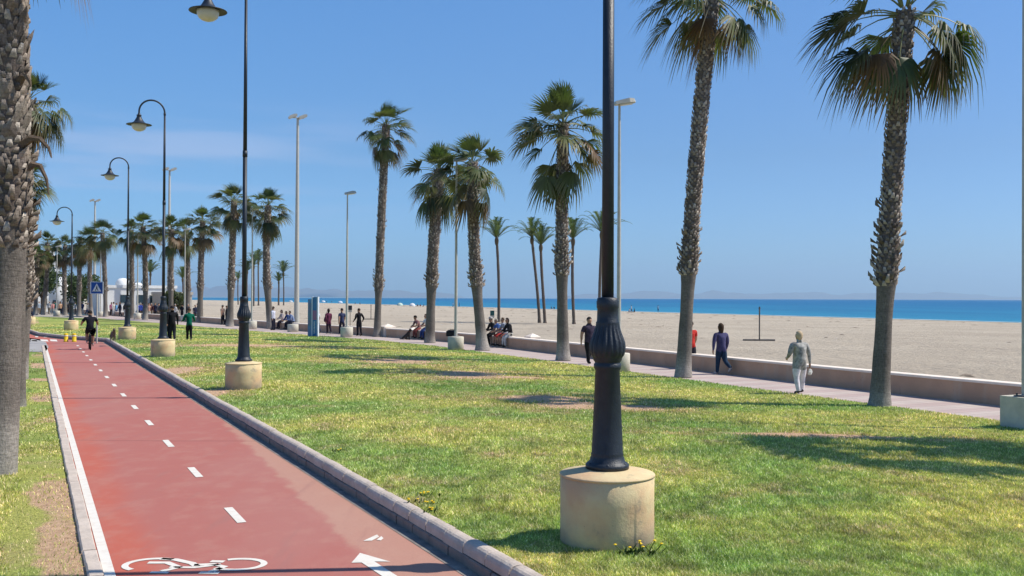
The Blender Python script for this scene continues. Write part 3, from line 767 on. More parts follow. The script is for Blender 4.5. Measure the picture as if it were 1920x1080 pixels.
def trunk_mesh(P, rad, z_boot, ztop, seed, dense=True, stub=.12, seg=20):
    """P(t)->centre, rad(t)->radius, t = 0..1"""
    rnd = random.Random(seed); b = MB(); n = 46 if dense else 22
    for i in range(n + 1):
        t = i / n; c = P(t); r = rad(t); zz = c.z
        k = min(1, max(0, (zz - z_boot) / .5))
        g1 = rnd.uniform(.85, 1.1); 
        kf = min(1, max(0, (.75 + .35 * math.sin(seed * 1.9) - zz) / .5)); sm = tuple(a_ * kf + b_ * (1 - kf) for a_, b_ in zip((.33, .30, .265), (.165, .145, .125)))
        b.cur = (*(p * g1 * (1 - k) + q * g1 * k for p, q in zip(sm, (.15, .12, .10))), 1)
        for s in range(seg):
            q = 2 * math.pi * s / seg
            rr = r * (1 + .05 * noise.noise((math.cos(q) * 2, math.sin(q) * 2, zz * 3 + seed)) + (.06 * k * noise.noise((math.cos(q) * 5, math.sin(q) * 5, zz * 8))))
            b.v.append(tuple(c + Vector((math.cos(q) * rr, math.sin(q) * rr, 0)))); b.c.append(b.cur)
    b.f = [(i*seg+s, i*seg+(s+1) % seg, (i+1)*seg+(s+1) % seg, (i+1)*seg+s) for i in range(n) for s in range(seg)]
    b.f.append(tuple(n*seg+s for s in range(seg))); b.m = [0] * len(b.f)
    # overlapping stubs of cut leaf bases, the lowest ones longest
    H = P(1).z; z = z_boot; j = 0
    step = .075 if dense else .17
    while z < H - .02:
        t = z / H; c = P(t); r = rad(t)
        m = 9 if dense else 7
        low = max(0, 1 - (z - z_boot) / 1.4)
        for s in range(m):
            if rnd.random() < .12: continue
            q = 2 * math.pi * (s + .5 * (j % 2)) / m + rnd.uniform(-.12, .12)
            er = Vector((math.cos(q), math.sin(q), 0)); et = Vector((-math.sin(q), math.cos(q), 0)); ez = Vector((0, 0, 1))
            L = stub * rnd.uniform(.7, 1.3) * (1 if dense else 1.3); out = .035 + rnd.uniform(0, .035)
            if low > 0 and rnd.random() < .10 + .16 * low: L *= rnd.uniform(1.2, 1.9); out += rnd.uniform(.07, .15)
            elif rnd.random() < .015: L *= 1.5; out += .09
            wd = .058 if dense else .085
            p0 = c + er * (r * .94); sh = rnd.uniform(.55, 1.5); tn = (.20, .165, .135) if rnd.random() < .7 else (.32, .28, .235)
            b.cur = (*(v * sh * 1.15 for v in tn), 1)
            b.add([p0 - et * wd, p0 + et * wd, p0 + er * out + ez * L + et * wd * .42, p0 + er * out + ez * L - et * wd * .42, p0 - er * .02 + ez * L * .9,
                   p0 + er * (out * .9 + .018) + ez * L * .45],
                  [(0, 1, 5), (1, 2, 5), (2, 3, 5), (3, 0, 5), (2, 4, 3)])
        z += step; j += 1
    return b
def fan_palm(bpx, bpy_, tpx, tpy, label, rb=.21, rt=.2, crown=None, cs=1.0, bend=0.0, z_boot=3.0, zb=None, dense=True, flare=1.3, group='fan palms lining the promenade', rz=None, seed=1, rmid=None, extra=None):
    zb = zb if zb is not None else -.13
    g = ground(bpx, bpy_, zb); zb2 = lawn_z(g.x, g.y) if zb == -.13 and kerb_x(g.y) < g.x < prom_x(g.y) else zb
    loc = ground(bpx, bpy_, zb2); top = at(tpx, tpy, loc.y) - loc
    o = empty('fan_palm', loc); tag(o, label, 'palm tree', group)
    H = top.z
    def P(t): return Vector((top.x * t + bend * math.sin(math.pi * t), .15 * math.sin(math.pi * t) * (1 if seed % 2 else -1), H * t))
    rm = rmid or rb
    def rad(t):
        z = t * H; f = 1 + (flare - 1) * math.exp(-z / .32)
        swell = 0.05 * math.exp(-((z - z_boot - .5) / .6) ** 2)
        return (rb + (rt - rb) * t) * f * (1 - .10 * math.exp(-((z - z_boot * .7) / .9) ** 2)) + swell
    tr = trunk_mesh(P, rad, z_boot, H, seed, dense)
    # a little below ground so the foot is buried
    tr.build('trunk', MT['bark'], o, True, attr=True)
    cr = crown if crown is not None else seed % len(CROWNS)
    c = crown_obj(CROWNS[cr], o, (top.x, 0, H), cs, rz if rz is not None else (seed * 1.7) % 6.28)
    return o, P, H
crown_src = []
for i in range(5):
    bb = make_crown(20 + i, n=(38, 34, 40, 36, 33)[i], dead=(.15, .25, .1, .2, .3)[i])
    ob = bb.build('crown', MT['leaf'], None, False, attr=True); COL.objects.unlink(ob); crown_src.append(ob)
CROWNS = crown_src
def custom_crown(seed, leaves, seg=34):
    rnd = random.Random(seed); b = MB()
    for (az, el, pet, bl, droop, kind) in leaves:
        if kind == 2: col, pc = (.15, .075, .032), (.10, .09, .05)
        elif kind == 1: col, pc = rnd.choice(DEAD), (.2, .15, .08)
        else: col, pc = rnd.choice(GREENS), (.22, .23, .10)
        z0 = .1 if el > 40 else -.12 if el > -10 else -.3
        fan_leaf(b, Vector((.08 * math.cos(R(az)), .08 * math.sin(R(az)), z0)), R(az + rnd.uniform(-6, 6)), R(el), pet, bl, droop, col, pc, seg, rnd,
                 span=18 if kind == 2 else None, gr=rnd.uniform(.85, 1.15) if el < 25 else None)
    return b
UPS = [(180, 42, .9, 1.1, .25, 0), (0, 48, .9, 1.1, .25, 0), (90, 50, .8, 1.1, .2, 0), (270, 58, .7, 1.1, .2, 0), (130, 34, 1.1, 1.1, .3, 0), (48, 36, 1.1, 1.1, .3, 0), (212, 55, .8, 1.1, .2, 0), (-32, 60, .7, 1.1, .2, 0), (100, 75, .6, 1.1, .1, 0), (290, 80, .6, 1.1, .1, 0), (160, 70, .6, 1.0, .1, 0), (20, 72, .6, 1.0, .1, 0)]
LOW6 = [(172, 14, 1.25, 1.15, .35, 0), (193, 2, 1.2, 1.25, .45, 0), (204, -26, .95, 1.0, .4, 1), (182, -14, 1.05, 1.15, .4, 0), (236, -42, .95, 1.1, .3, 0), (158, -18, 1.1, 1.1, .4, 0), (200, 24, 1.1, 1.0, .4, 0),
        (4, 16, 1.25, 1.0, .42, 0), (-14, -4, .9, 1.3, .6, 0), (-38, -28, .8, 1.2, .5, 1), (-24, 8, .65, 1.35, .7, 0), (20, -14, 1.0, 1.15, .5, 0), (-4, -30, .85, 1.1, .4, 0), (-50, -8, .7, 1.2, .6, 0), (30, 10, 1.1, 1.0, .4, 0),
        (100, -10, 1.0, 1.1, .4, 0), (70, -36, .8, 1.1, .4, 1), (122, -32, .9, 1.1, .4, 0), (90, 14, 1.1, 1.1, .4, 0)]
LOW5 = [(178, 4, 1.25, 1.2, .30, 0), (168, -12, 1.15, 1.2, .4, 0), (190, 20, 1.4, 1.2, .3, 0), (200, -8, 1.05, 1.15, .35, 0), (186, -28, .9, 1.1, .3, 0), (222, 10, .9, 1.1, .5, 0), (238, -52, 1.45, 1.15, .15, 2), (214, -60, .6, .9, .2, 1),
        (0, 10, 1.4, 1.2, .42, 0), (12, 30, 1.2, 1.1, .4, 0), (-18, -18, .85, 1.15, .5, 0), (-44, -26, .75, 1.15, .5, 0), (-30, -42, .7, 1.05, .4, 1), (24, -12, 1.0, 1.1, .5, 0), (-8, 2, 1.0, 1.0, .5, 0),
        (95, -8, 1.0, 1.1, .4, 0), (68, -34, .8, 1.1, .4, 0), (125, -25, .9, 1.1, .4, 0), (88, 20, 1.1, 1.1, .4, 0)]
for sd_, lw in ((77, LOW5), (79, LOW6)):
    ob = custom_crown(sd_, UPS + lw).build('crown', MT['leaf'], None, False, attr=True); COL.objects.unlink(ob); CROWNS.append(ob)   # 5 and 6: the two big near crowns
FEW = 'fan palms lining the promenade'
fan_palm(1649, 761, 1697, 22, 'right foreground fan palm with shaggy ring of spiky stubs above its smooth grey foot', .205, .2, 6, 1.0, .02, 2.75, flare=1.32, seed=3, rz=0)
fan_palm(1281, 706, 1337, -20, 'tallest fan palm leaning right, its crown cut by the top of the photo', .225, .21, 5, 1.05, -.08, 3.15, flare=1.28, seed=5, rz=0)
fan_palm(1056, 675, 1056, 232, 'fan palm just left of the nearest black lamp, with full drooping crown', .235, .2, 2, 1.16, -.06, 3.3, seed=8, flare=1.35)
fan_palm(905, 656, 886, 305, 'fan palm with swollen curved foot beside the bench group of four', .25, .24, 1, 1.1, -.14, 2.9, seed=11, flare=1.5)
fan_palm(806, 642, 824, 318, 'thick fan palm between the seated couple and the pale light pole', .25, .3, 0, 1.12, -.08, 2.9, seed=12, flare=1.3)
fan_palm(707, 631, 724, 235, 'slim straight fan palm beside the wall pier, taller than its neighbours', .22, .22, 3, 1.04, -.06, 2.8, seed=13, flare=1.2)
fan_palm(508, 616, 503, 385, 'fan palm with curved trunk behind which the man in white shirt stands', .27, .24, 4, 1.1, -.2, 3.0, dense=False, seed=14)
fan_palm(431, 611.5, 439, 375, 'fan palm left of the second nearest black lamp', .27, .24, 0, 1.08, -.05, 3.0, dense=False, seed=15)
fan_palm(375, 604.5, 380, 415, 'fan palm right of the person in the green hoodie', .28, .24, 3, 1.1, 0, 3.0, dense=False, seed=16)
FARP = [(321, 600.5, 322, 430, 'fan palm beside the tall mast near the couple in dark clothes'),
        (272, 599, 268, 425, 'fan palm in front of the right windows of the white domed house'),
        (247, 597, 246, 432, 'fan palm directly behind the fourth black street lamp'),
        (198, 594, 192, 436, 'fan palm right of the blue crossing sign'),
        (171, 592.5, 170, 450, 'fan palm left of the blue crossing sign'),
        (148, 592, 150, 462, 'fan palm between the crossing sign and the fifth black lamp'),
        (122, 591, 122, 460, 'fan palm touching the fifth black street lamp'),
        (81, 590.5, 89, 456, 'fan palm in front of the tall white tower'),
        (66, 591, 70, 478, 'fan palm second from the big trunk at left'),
        (352, 600, 349, 432, 'short crowned fan palm behind the light pole over the green hoodie')]
for i, (a, bq, c, d, lb) in enumerate(FARP):
    fan_palm(a, bq, c, d, lb, .26, .24, None, 1.12 + .12 * math.sin(i * 2.1), .1 * math.sin(i), 3.0, dense=False, seed=30 + i)
# palm outside the right edge that throws its shadow on the lawn
o, P, H = None, None, None
# left foreground palms
lf = 'fan palms on the left verge of the bike path'
oL1, PL, HL = fan_palm(-3, 889, 1, -330, 'huge rough palm trunk at the left edge with peeling leaf bases', .24, .255, 5, .9, .05, 3.2, zb=Z_LEFT, flare=1.02, seed=41, group=lf, rz=2.2)
fan_palm(33, 762, 52, 190, 'second palm on the left verge, half hidden by the huge trunk', .17, .17, 6, .52, .0, 3.4, zb=Z_LEFT, flare=1.1, seed=42, group=lf, rz=.4)
fan_palm(41, 711, 44, 330, 'third palm on the left verge with brown shaggy trunk', .17, .22, 1, .5, .0, 2.2, zb=Z_LEFT, flare=1.1, seed=43, group=lf)
# dead leaf bases and hanging frond stubs on the huge trunk
rnd = random.Random(5); b = MB()
for i in range(120):
    z = rnd.uniform(3.4, HL - .2); q = rnd.uniform(0, 6.283); c = PL(z / HL); er = Vector((math.cos(q), math.sin(q), 0)); et = Vector((-math.sin(q), math.cos(q), 0))
    p0 = c + er * .235; L = rnd.uniform(.2, .42) ; outw = rnd.uniform(.04, .13) ; wd = rnd.uniform(.07, .14); sh = rnd.uniform(.8, 1.3)
    tn = rnd.choice([(.26, .22, .18), (.20, .16, .13), (.32, .26, .21), (.17, .14, .12)]); b.cur = (*(v * sh for v in tn), 1)
    mid = p0 + er * (outw * .55) + Vector((0, 0, L * .55)) ; tip = p0 + er * outw + Vector((0, 0, L)) + et * rnd.uniform(-.08, .08)
    b.add([p0 - et * wd, p0 + et * wd, mid + et * wd * .8, mid - et * wd * .8, tip, mid + er * .03], [(0, 1, 5), (1, 2, 5), (3, 0, 5), (2, 4, 5), (4, 3, 5), (0, 3, 2, 1)])
for (zz, q, L, sg) in ((4.72, -.30, .50, .10), (4.36, -.05, .34, .16), (5.6, -.5, .25, .05)):
    c = PL(zz / HL); er = Vector((math.cos(q), math.sin(q), 0)); b.cur = (.15, .11, .08, 1)
    pts = [c + er * .2 + Vector((0, 0, -.05)), c + er * (.26 + L * .3) + Vector((0, 0, .05)), c + er * (.26 + L * .62) + Vector((0, 0, .03)), c + er * (.26 + L * .9) + Vector((0, 0, -sg)), c + er * (.26 + L) + Vector((0, 0, -sg * 2.4))]
    b.tube(pts, [.07, .05, .036, .024, .01], 5)
b.build('dead_leaf_bases', MT['bark'], oL1, attr=True)

# off-frame palm whose crown shades the lawn at right
fan_palm(2310, 852, 2330, -30, 'fan palm right of the frame', .22, .2, 2, 1.25, 0, 2.8, seed=51, rz=1.1)

# slender feather palms on the sand
def feather_crown(seed, n=22):
    rnd = random.Random(seed); b = MB()
    for i in range(n):
        t = (i + .5) / n; el = R(84 - 52 * t + rnd.uniform(-6, 6)); az = i * 2.4 + rnd.uniform(-.3, .3); L = rnd.uniform(3.4, 4.2)
        d = Vector((math.cos(az) * math.cos(el), math.sin(az) * math.cos(el), math.sin(el))); side = Vector((-math.sin(az), math.cos(az), 0))
        pts = [d * L * s + Vector((0, 0, -1.05 * (L * s) ** 3 / L ** 2 * .38)) for s in [k / 8 for k in range(9)]]
        b.cur = (.13, .15, .06, 1); b.tube(pts, [.035, .03, .026, .022, .018, .015, .012, .009, .005], 3, False)
        g = rnd.uniform(.85, 1.25)
        for k in range(30):
            s = .1 + .9 * k / 30; j = min(int(s * 8), 7); f = s * 8 - j; p = pts[j].lerp(pts[j+1], f); tg = (pts[j+1] - pts[j]).normalized()
            l = .5 * math.sin(math.pi * min(1, .12 + s * .88)) ** .6 + .05
            up = side.cross(tg); up = up if up.z > 0 else -up
            for sg in (-1, 1):
                q = (side * sg * .75 + tg * .6 + up * .25).normalized(); c = rnd.choice([(.075, .105, .035), (.095, .125, .045), (.06, .09, .035)])
                b.cur = (*(v * g for v in c), 1); tip = p + q * l + Vector((0, 0, -.12 * l))
                b.add([p - tg * .034, p + tg * .034, tip], [(0, 1, 2)])
    b.cur = (.16, .12, .07, 1); b.lathe([(.15, -.75), (.21, -.55), (.24, -.25), (.2, 0), (.08, .2)], 10)
    return b.build('crown', MT['feather'], None, attr=True)
FE = []
for i in range(3):
    ob = feather_crown(60 + i, (22, 18, 24)[i]); COL.objects.unlink(ob); FE.append(ob)
def sand_palm(bpx, bpy_, tpx, tpy, label, zb=-.45, cs=1.0, r=.17, k=0):
    loc = ground(bpx, bpy_, zb); loc.z = sand_z(loc.x, loc.y) if loc.x > land_x(loc.y) else zb; top = at(tpx, tpy, loc.y) - loc
    o = empty('feather_palm', loc); tag(o, label, 'palm tree', 'slender feather palms standing on the sand')
    rnd = random.Random(k * 7 + 1); b = MB(); n = 26; pts = []; rr = []
    for i in range(n + 1):
        t = i / n; pts.append((top.x * t + .12 * math.sin(3 * t + k), 0, top.z * t - .1)); rr.append(r * (1.35 if i == 0 else 1.12 if i == 1 else 1.0 - .12 * t) * rnd.uniform(.95, 1.05))
    b.cur = (.14, .115, .095, 1); b.tube(pts, rr, 12); b.build('trunk', MT['bark'], o, attr=True)
    crown_obj(FE[k % 3], o, (pts[-1][0], 0, top.z), cs, k * 1.3)
sand_palm(935, 604, 931, 447, 'feather palm standing alone behind the seated group of four', k=0)
sand_palm(1010, 605, 999, 446, 'left one of the close pair of feather palms on the sand', k=1, cs=.95)
sand_palm(1020, 605.5, 1016, 460, 'right and shorter one of the close pair of feather palms on the sand', k=2, cs=.95)
sand_palm(1076, 607, 1075, 448, 'feather palm on the sand right of the full crowned fan palm', k=3)
sand_palm(1126, 608, 1127, 436, 'feather palm mostly hidden behind the nearest black lamp post', k=4, cs=1.05)
sand_palm(523, 573, 522, 528, 'small squat palm far on the sand, the lower of the distant pair', zb=-.9, cs=1.5, r=.32, k=5)
sand_palm(532, 573, 531, 511, 'small far palm on the sand, the taller of the distant pair', zb=-.9, cs=1.9, r=.25, k=6)
sand_palm(475, 575, 476, 498, 'far palm on the sand just right of the second black lamp', zb=-.9, cs=1.7, r=.28, k=7)
sand_palm(484, 574, 485, 490, 'far palm on the sand left of the curved fan palm', zb=-.9, cs=1.7, r=.28, k=8)
sand_palm(463, 575, 464, 508, 'far palm on the sand behind the second black lamp', zb=-.9, cs=1.5, r=.28, k=9)
sand_palm(447, 572, 446, 524, 'short far palm left of the second black lamp', zb=-.9, cs=1.4, r=.25, k=10)
sand_palm(281, 580, 281, 512, 'far palm behind the roof of the white domed house', zb=-.4, cs=1.1, r=.2, k=11)
sand_palm(343, 580, 342, 522, 'far palm behind the beige annex', zb=-.4, cs=1.1, r=.2, k=12)

# ------------------------------------------------------------------ buildings and trees far left
def house(name, label, cat, px0, px1, top_py, Y, depth, m, wins, parapet=True, zb=-.35):
    a, c = at(px0, 560, Y), at(px1, 560, Y); H = at(px0, top_py, Y).z - zb
    o = empty(name, (a.x, Y, zb), R(32)); tag(o, label, cat); W = (c.x - a.x) * 1.2
    b = MB(); b.box((0, 0, 0), (W, depth, H)); wl = b.build('wall', m, o)
    if parapet:
        b = MB(); b.box((-.12, -.12, H - .25), (W + .12, depth + .12, H + .12)); b.build('roof', m, o)
    for (x0, x1, y0, y1) in wins:
        p, q = at(x0, y1, Y), at(x1, y0, Y); X0, X1, Z0, Z1 = (p.x - a.x) * 1.2, (q.x - a.x) * 1.2, p.z - zb, q.z - zb
        b = MB(); f = .07
        for lo, hi in (((X0-f, -.05, Z0-f), (X0, .02, Z1+f)), ((X1, -.05, Z0-f), (X1+f, .02, Z1+f)), ((X0, -.05, Z0-f), (X1, .02, Z0)), ((X0, -.05, Z1), (X1, .02, Z1+f))): b.box(lo, hi)
        w_ = b.build('window', MT['frame'], o)
        b = MB(); b.box((X0, -.02, Z0), (X1, .015, Z1)); b.build('pane', MT['window'], w_)
    return o, W, H
o, W, H = house('white_house', 'low white flat roofed house with a dome and a row of dark windows', 'house', 186, 303, 536, 128, 9, MT['house'],
      [(217, 231, 553, 568), (243, 253.5, 553, 569), (262, 275, 554, 569), (284, 298, 555, 568)])
p = at(255, 536, 131).x - o.location.x
b = MB(); b.lathe([(.95, H), (.95, H + .35), (.9, H + .6), (.75, H + .85), (.45, H + 1.05), (0, H + 1.12)], 20, (p, 4, 0)); b.build('dome', MT['house'], o, True)
p = at(283, 536, 131).x - o.location.x
b = MB(); b.lathe([(.7, H + .1), (.6, H + .35), (.3, H + .5), (0, H + .55)], 16, (p, 4, 0)); b.build('dome', MT['house'], o, True)
house('annex', 'plain beige annex right of the white domed house', 'house', 305, 350, 549, 126, 6, MT['house2'], [(312, 320, 560, 572)])
o, W, H = house('white_tower', 'slim tall white tower behind the far palm crowns', 'tower', 84, 105, 484, 190, 5, MT['house'], [(88, 91, 500, 520), (95, 98, 500, 520)])
b = MB(); b.box((W * .35, 1.2, H), (W * .72, 3, H + 2.2)); b.build('roof_room', MT['house'], o)
house('white_villa', 'white villa with dark doors behind the far crowd', 'house', 70, 138, 548, 165, 8, MT['house'], [(76, 84, 560, 572), (90, 97, 560, 574), (104, 112, 558, 574), (122, 130, 560, 574)])
b = MB(); cc = at(113, 556, 160); e = empty('egg_dome', (cc.x, 160, -.35)); tag(e, 'pale rounded white dome beside the villa', 'building')
b.lathe([(1.5, 0), (1.75, 2), (1.6, 3.4), (1.15, 4.6), (.6, 5.4), (0, 5.8)], 20); b.build('shell', MT['house'], e, True)
b = MB(); b.box((-.4, -1.8, 0), (.4, -1.6, 2.0)); b.build('door', MT['window'], e)
def broad_tree(px, base_py, rad, hgt, Y, label, seed, col=(.045, .07, .025)):
    rnd = random.Random(seed); c = at(px, 560, Y); o = empty('broadleaf_tree', (c.x, Y, -.4)); tag(o, label, 'tree', 'trees behind the far end of the promenade')
    b = MB(); b.cur = (.12, .09, .07, 1); b.tube([(0, 0, 0), (.1, 0, hgt * .3), (0, .1, hgt * .6)], [.28, .2, .1], 8)
    for k in range(5):
        q = k * 1.3; b.tube([(.05, 0, hgt * .3), (math.cos(q) * rad * .5, math.sin(q) * rad * .5, hgt * .62)], [.12, .04], 5)
    b.build('trunk', MT['bark'], o, attr=True)
    b = MB(); lumps = [(rnd.uniform(-1, 1) * rad * .65, rnd.uniform(-1, 1) * rad * .65, hgt * rnd.uniform(.45, .85), rad * rnd.uniform(.3, .5)) for _ in range(13)]
    for (lx, ly, lz, lr) in lumps:
        for k in range(170):
            v = Vector((rnd.gauss(0, 1), rnd.gauss(0, 1), rnd.gauss(0, 1))).normalized() * lr * rnd.uniform(.55, 1.05); p = Vector((lx, ly, lz + v.z * .15)) + v
            a1 = Vector((rnd.gauss(0, 1), rnd.gauss(0, 1), rnd.gauss(0, 1))).normalized() * .17; a2 = Vector((rnd.gauss(0, 1), rnd.gauss(0, 1), rnd.gauss(0, 1))).normalized() * .17
            s = rnd.uniform(.6, 1.5); b.cur = (*(q * s for q in col), 1); b.add([p - a1, p + a2, p + a1, p - a2], [(0, 1, 2, 3)])
    b.build('crown', MT['tree'], o, attr=True)
for i, (px, rad, hgt, Y, lb) in enumerate([(60, 4.2, 9.5, 175, 'dark bushy tree filling the gap left of the white tower'), (96, 3.5, 6.2, 178, 'round green tree under the white tower'),
        (128, 3.6, 7.0, 172, 'green tree behind the pale dome building'), (152, 3.2, 6.2, 150, 'low tree left of the crossing sign'), (44, 4.0, 10.5, 150, 'tall dark tree beside the huge palm trunk'),
        (78, 3.0, 7.6, 150, 'pale green tree in front of the villa'), (20, 4.5, 11, 160, 'dark tree behind the huge palm trunk'), (165, 2.6, 6.4, 160, 'small tree behind the crossing sign'), (328, 1.6, 3.3, 112, 'small olive bush in front of the beige annex')]):
    broad_tree(px, 585, rad, hgt, Y, lb, 200 + i, (.05, .075, .03) if i % 2 else (.075, .09, .045))

# ------------------------------------------------------------------ street furniture
# info column
g0 = ground(585, 631, Z_PROM); o = empty('info_column', g0, R(-8)); tag(o, 'blue two sided information column with white edges at the lawn corner', 'information sign')
H = at(585, 557, g0.y).z - Z_PROM; pw = .36
m_blue = mat('blue_panel', (.045, .16, .34), (.06, .22, .42), 3, .4); m_teal = mat('mosaic_panel', (.05, .20, .26), (.10, .13, .27), 7, .4, lo=.45, hi=.55)
m_pink = mat('pink_panel', (.33, .14, .22), (.25, .16, .3), 4, .4); m_edge = mat('white_edge', (.70, .74, .78), None, 3, .5)
b = MB(); b.box((0, 0, 0), (pw - .04, .22, H)); b.build('body', m_blue, o)
b = MB(); b.box((-.035, -.02, 0), (.025, .24, H + .02)); b.build('edge', m_edge, o)
b = MB(); b.box((pw - .05, -.02, 0), (pw + .01, .24, H + .02)); b.build('edge', m_edge, o)
b = MB(); b.box((.03, -.012, H * .42), (pw - .06, .0, H * .66)); b.build('panel', m_pink, o)
b = MB()
for k in range(9):
    z0 = H * .08 + k * .085; b.box((.11, -.014, z0), (.2, -.002, z0 + .05)); b.box((.11, -.014, z0), (.135, -.002, z0 + .07)) if k % 2 else b.box((.175, -.014, z0), (.2, -.002, z0 + .07))
b.build('lettering', m_edge, o)
b = MB(); mm = Matrix.Translation((-.04, 0, 0)) @ Matrix.Rotation(R(-38), 4, 'Z')
b.box((-.42, 0, 0), (0, .1, H - .13), mm); b.build('side_panel', m_blue, o)
b = MB(); b.box((-.40, -.012, H * .28), (-.03, -.001, H - .38), mm); b.build('picture', m_teal, o)

# pedestrian crossing sign
g0 = ground(181, 637, -.02); o = empty('crossing_sign', g0, R(2)); tag(o, 'blue square pedestrian crossing sign on grey post beside the cyclist', 'road sign')
zt = at(181, 527.5, g0.y).z; zc = (zt + at(181, 550.5, g0.y).z) / 2; s2 = (zt - zc)
b = MB(); b.tube([(0, .04, -.2), (0, .04, zt)], .045, 10); b.build('post', MT['pole'], o)
b = MB(); b.box((-s2 - .02, -.02, zc - s2), (s2 + .02, 0, zc + s2)); pl = b.build('sign_plate', mat('sign_white', (.62, .66, .72), None, 3, .4), o)
b = MB(); b.box((-s2 * .9, -.026, zc - s2 * .9), (s2 * .9, -.0205, zc + s2 * .9)); b.build('blue_field', mat('sign_blue', (.01, .07, .32), None, 3, .35), pl)
b = MB(); b.add([(-s2*.72, -.030, zc - s2*.6), (s2*.72, -.030, zc - s2*.6), (0, -.030, zc + s2*.72)], [(0, 1, 2)]); b.build('triangle', mat('sign_white_field', (.75, .77, .78), None, 3, .4), pl)
b = MB(); k = s2
b.add([(x*k, -.034, zc + z*k) for x, z in ((-.06, .36), (.06, .36), (.1, .26), (.04, .18), (-.06, .22))], [(0, 4, 3, 2, 1)])
b.add([(x*k, -.034, zc + z*k) for x, z in ((-.1, .16), (.08, .18), (.12, -.1), (.28, -.46), (.18, -.5), (.0, -.14), (-.2, -.5), (-.32, -.46), (-.1, -.08))], [(0, 8, 7, 6, 5, 4, 3, 2, 1)])
for q in range(5): b.add([(x*k, -.034, zc + z*k) for x, z in ((-.55 + q*.24, -.54), (-.42 + q*.24, -.54), (-.44 + q*.24, -.59), (-.58 + q*.24, -.59))], [(3, 2, 1, 0)])
b.build('walking_figure', mat('sign_black', (.01, .012, .015), None, 3, .5), pl)

for i, px in enumerate((122, 137.5)):
    g0 = ground(px, 641, Z_PATH); o = empty('bollard', (g0.x, g0.y + .1, Z_PATH)); tag(o, ('yellow stubby bollard on the bike path, left of the two', 'yellow stubby bollard on the bike path, right of the two nearer the cyclist')[i], 'bollard', 'yellow bollards')
    b = MB(); b.lathe([(.125, 0), (.125, .04), (.11, .05), (.11, .40), (.095, .45), (.05, .47), (0, .475)], 20); b.build('post', MT['yellow'], o, True)
    b = MB(); b.lathe([(.1115, .30), (.1115, .36)], 20); b.build('band', MT['line'], o, True)

b = MB(); rs_ = random.Random(9)
for k in range(420):
    y = rs_.uniform(20, 300) if k % 3 else rs_.uniform(60, 420); t = rs_.gauss(.90, .012) if k % 3 == 0 else rs_.uniform(.03, .8); x = land_x(y) + t * (shore_x(y) - land_x(y)); z = sand_z(x, y)
    r0 = rs_.uniform(.05, .16) * (1 + y / 120); q = rs_.uniform(0, 3.1); ex = Vector((math.cos(q), math.sin(q), 0)) * r0 * 1.8; ey = Vector((-math.sin(q), math.cos(q), 0)) * r0 * .7; p = Vector((x, y, z + .012))
    b.add([p - ex, p - ey, p + ex, p + ey, p + Vector((0, 0, r0 * .22))], [(0, 1, 4), (1, 2, 4), (2, 3, 4), (3, 0, 4)])
tag(b.build('seaweed_scraps', mat('dry_seaweed', (.16, .125, .09), (.26, .21, .16), 3, .95)), 'small dark scraps of dry seaweed and debris strewn over the sand', 'seaweed', kind='stuff')
# net posts with ground beams on the sand
def net_post(px, py, top, x0, x1, label):
    g0 = ground(px, py, -.42); g0.z = sand_z(g0.x, g0.y); g0 = ground(px, py, g0.z)
    H = at(px, top, g0.y).z - g0.z; o = empty('net_post', g0, 0); tag(o, label, 'net post', 'net posts on the beach')
    b = MB(); b.tube([(0, 0, -.1), (0, 0, H)], .045, 10); b.tube([(0, 0, H * .93), (0, 0, H * .97)], .06, 10); b.build('post', MT['steel'], o)
    b = MB(); b.box(((x0 - px) / FPX * g0.y, -.18, -.02), ((x1 - px) / FPX * g0.y, .18, .10)); b.build('ground_beam', MT['steel'], o)
net_post(1424, 639, 575, 1394, 1452, 'dark net post on a ground beam standing on open sand at right')
net_post(695.5, 599, 571, 682, 703, 'thin net post on the sand left of the slim straight palm')
def bin_sign(px, py, Y, label, sz=.5, col=(.03, .11, .10)):
    c = at(px, py, Y); z0 = sand_z(c.x, Y); o = empty('beach_sign', (c.x, Y, z0)); tag(o, label, 'sign', 'small signs on the beach')
    b = MB(); b.tube([(0, .03, 0), (0, .03, c.z - z0 + sz * .5)], .03, 8); b.build('post', MT['steel'], o)
    b = MB(); b.box((-sz*.5, -.02, c.z - z0 - sz * .6), (sz*.5, 0, c.z - z0 + sz*.6)); b.build('sign_plate', mat('sign_green', col, None, 3, .5), o)
    b = MB(); b.box((-sz*.5, -.02, c.z - z0 - sz * 1.15), (sz*.5, 0, c.z - z0 - sz*.62)); b.build('lower_plate', MT['white'], o)
bin_sign(923, 587, 80, 'small green and white beach sign above the seated group of four', .34)
bin_sign(656.5, 577, 88, 'small dark beach sign right of the pale pole by the man in navy', .34, (.04, .045, .05))

# concrete seat block near the seated group in blue
g0 = ground(547, 622.5, Z_PROM); o = empty('concrete_block', g0 + Vector((0, .38, 0))); tag(o, 'round white concrete block right of the huddled people in blue', 'block')
b = MB(); b.lathe([(.38, -.1), (.38, .5), (.36, .53), (0, .54)], 28); b.build('block', MT['white'], o, True)
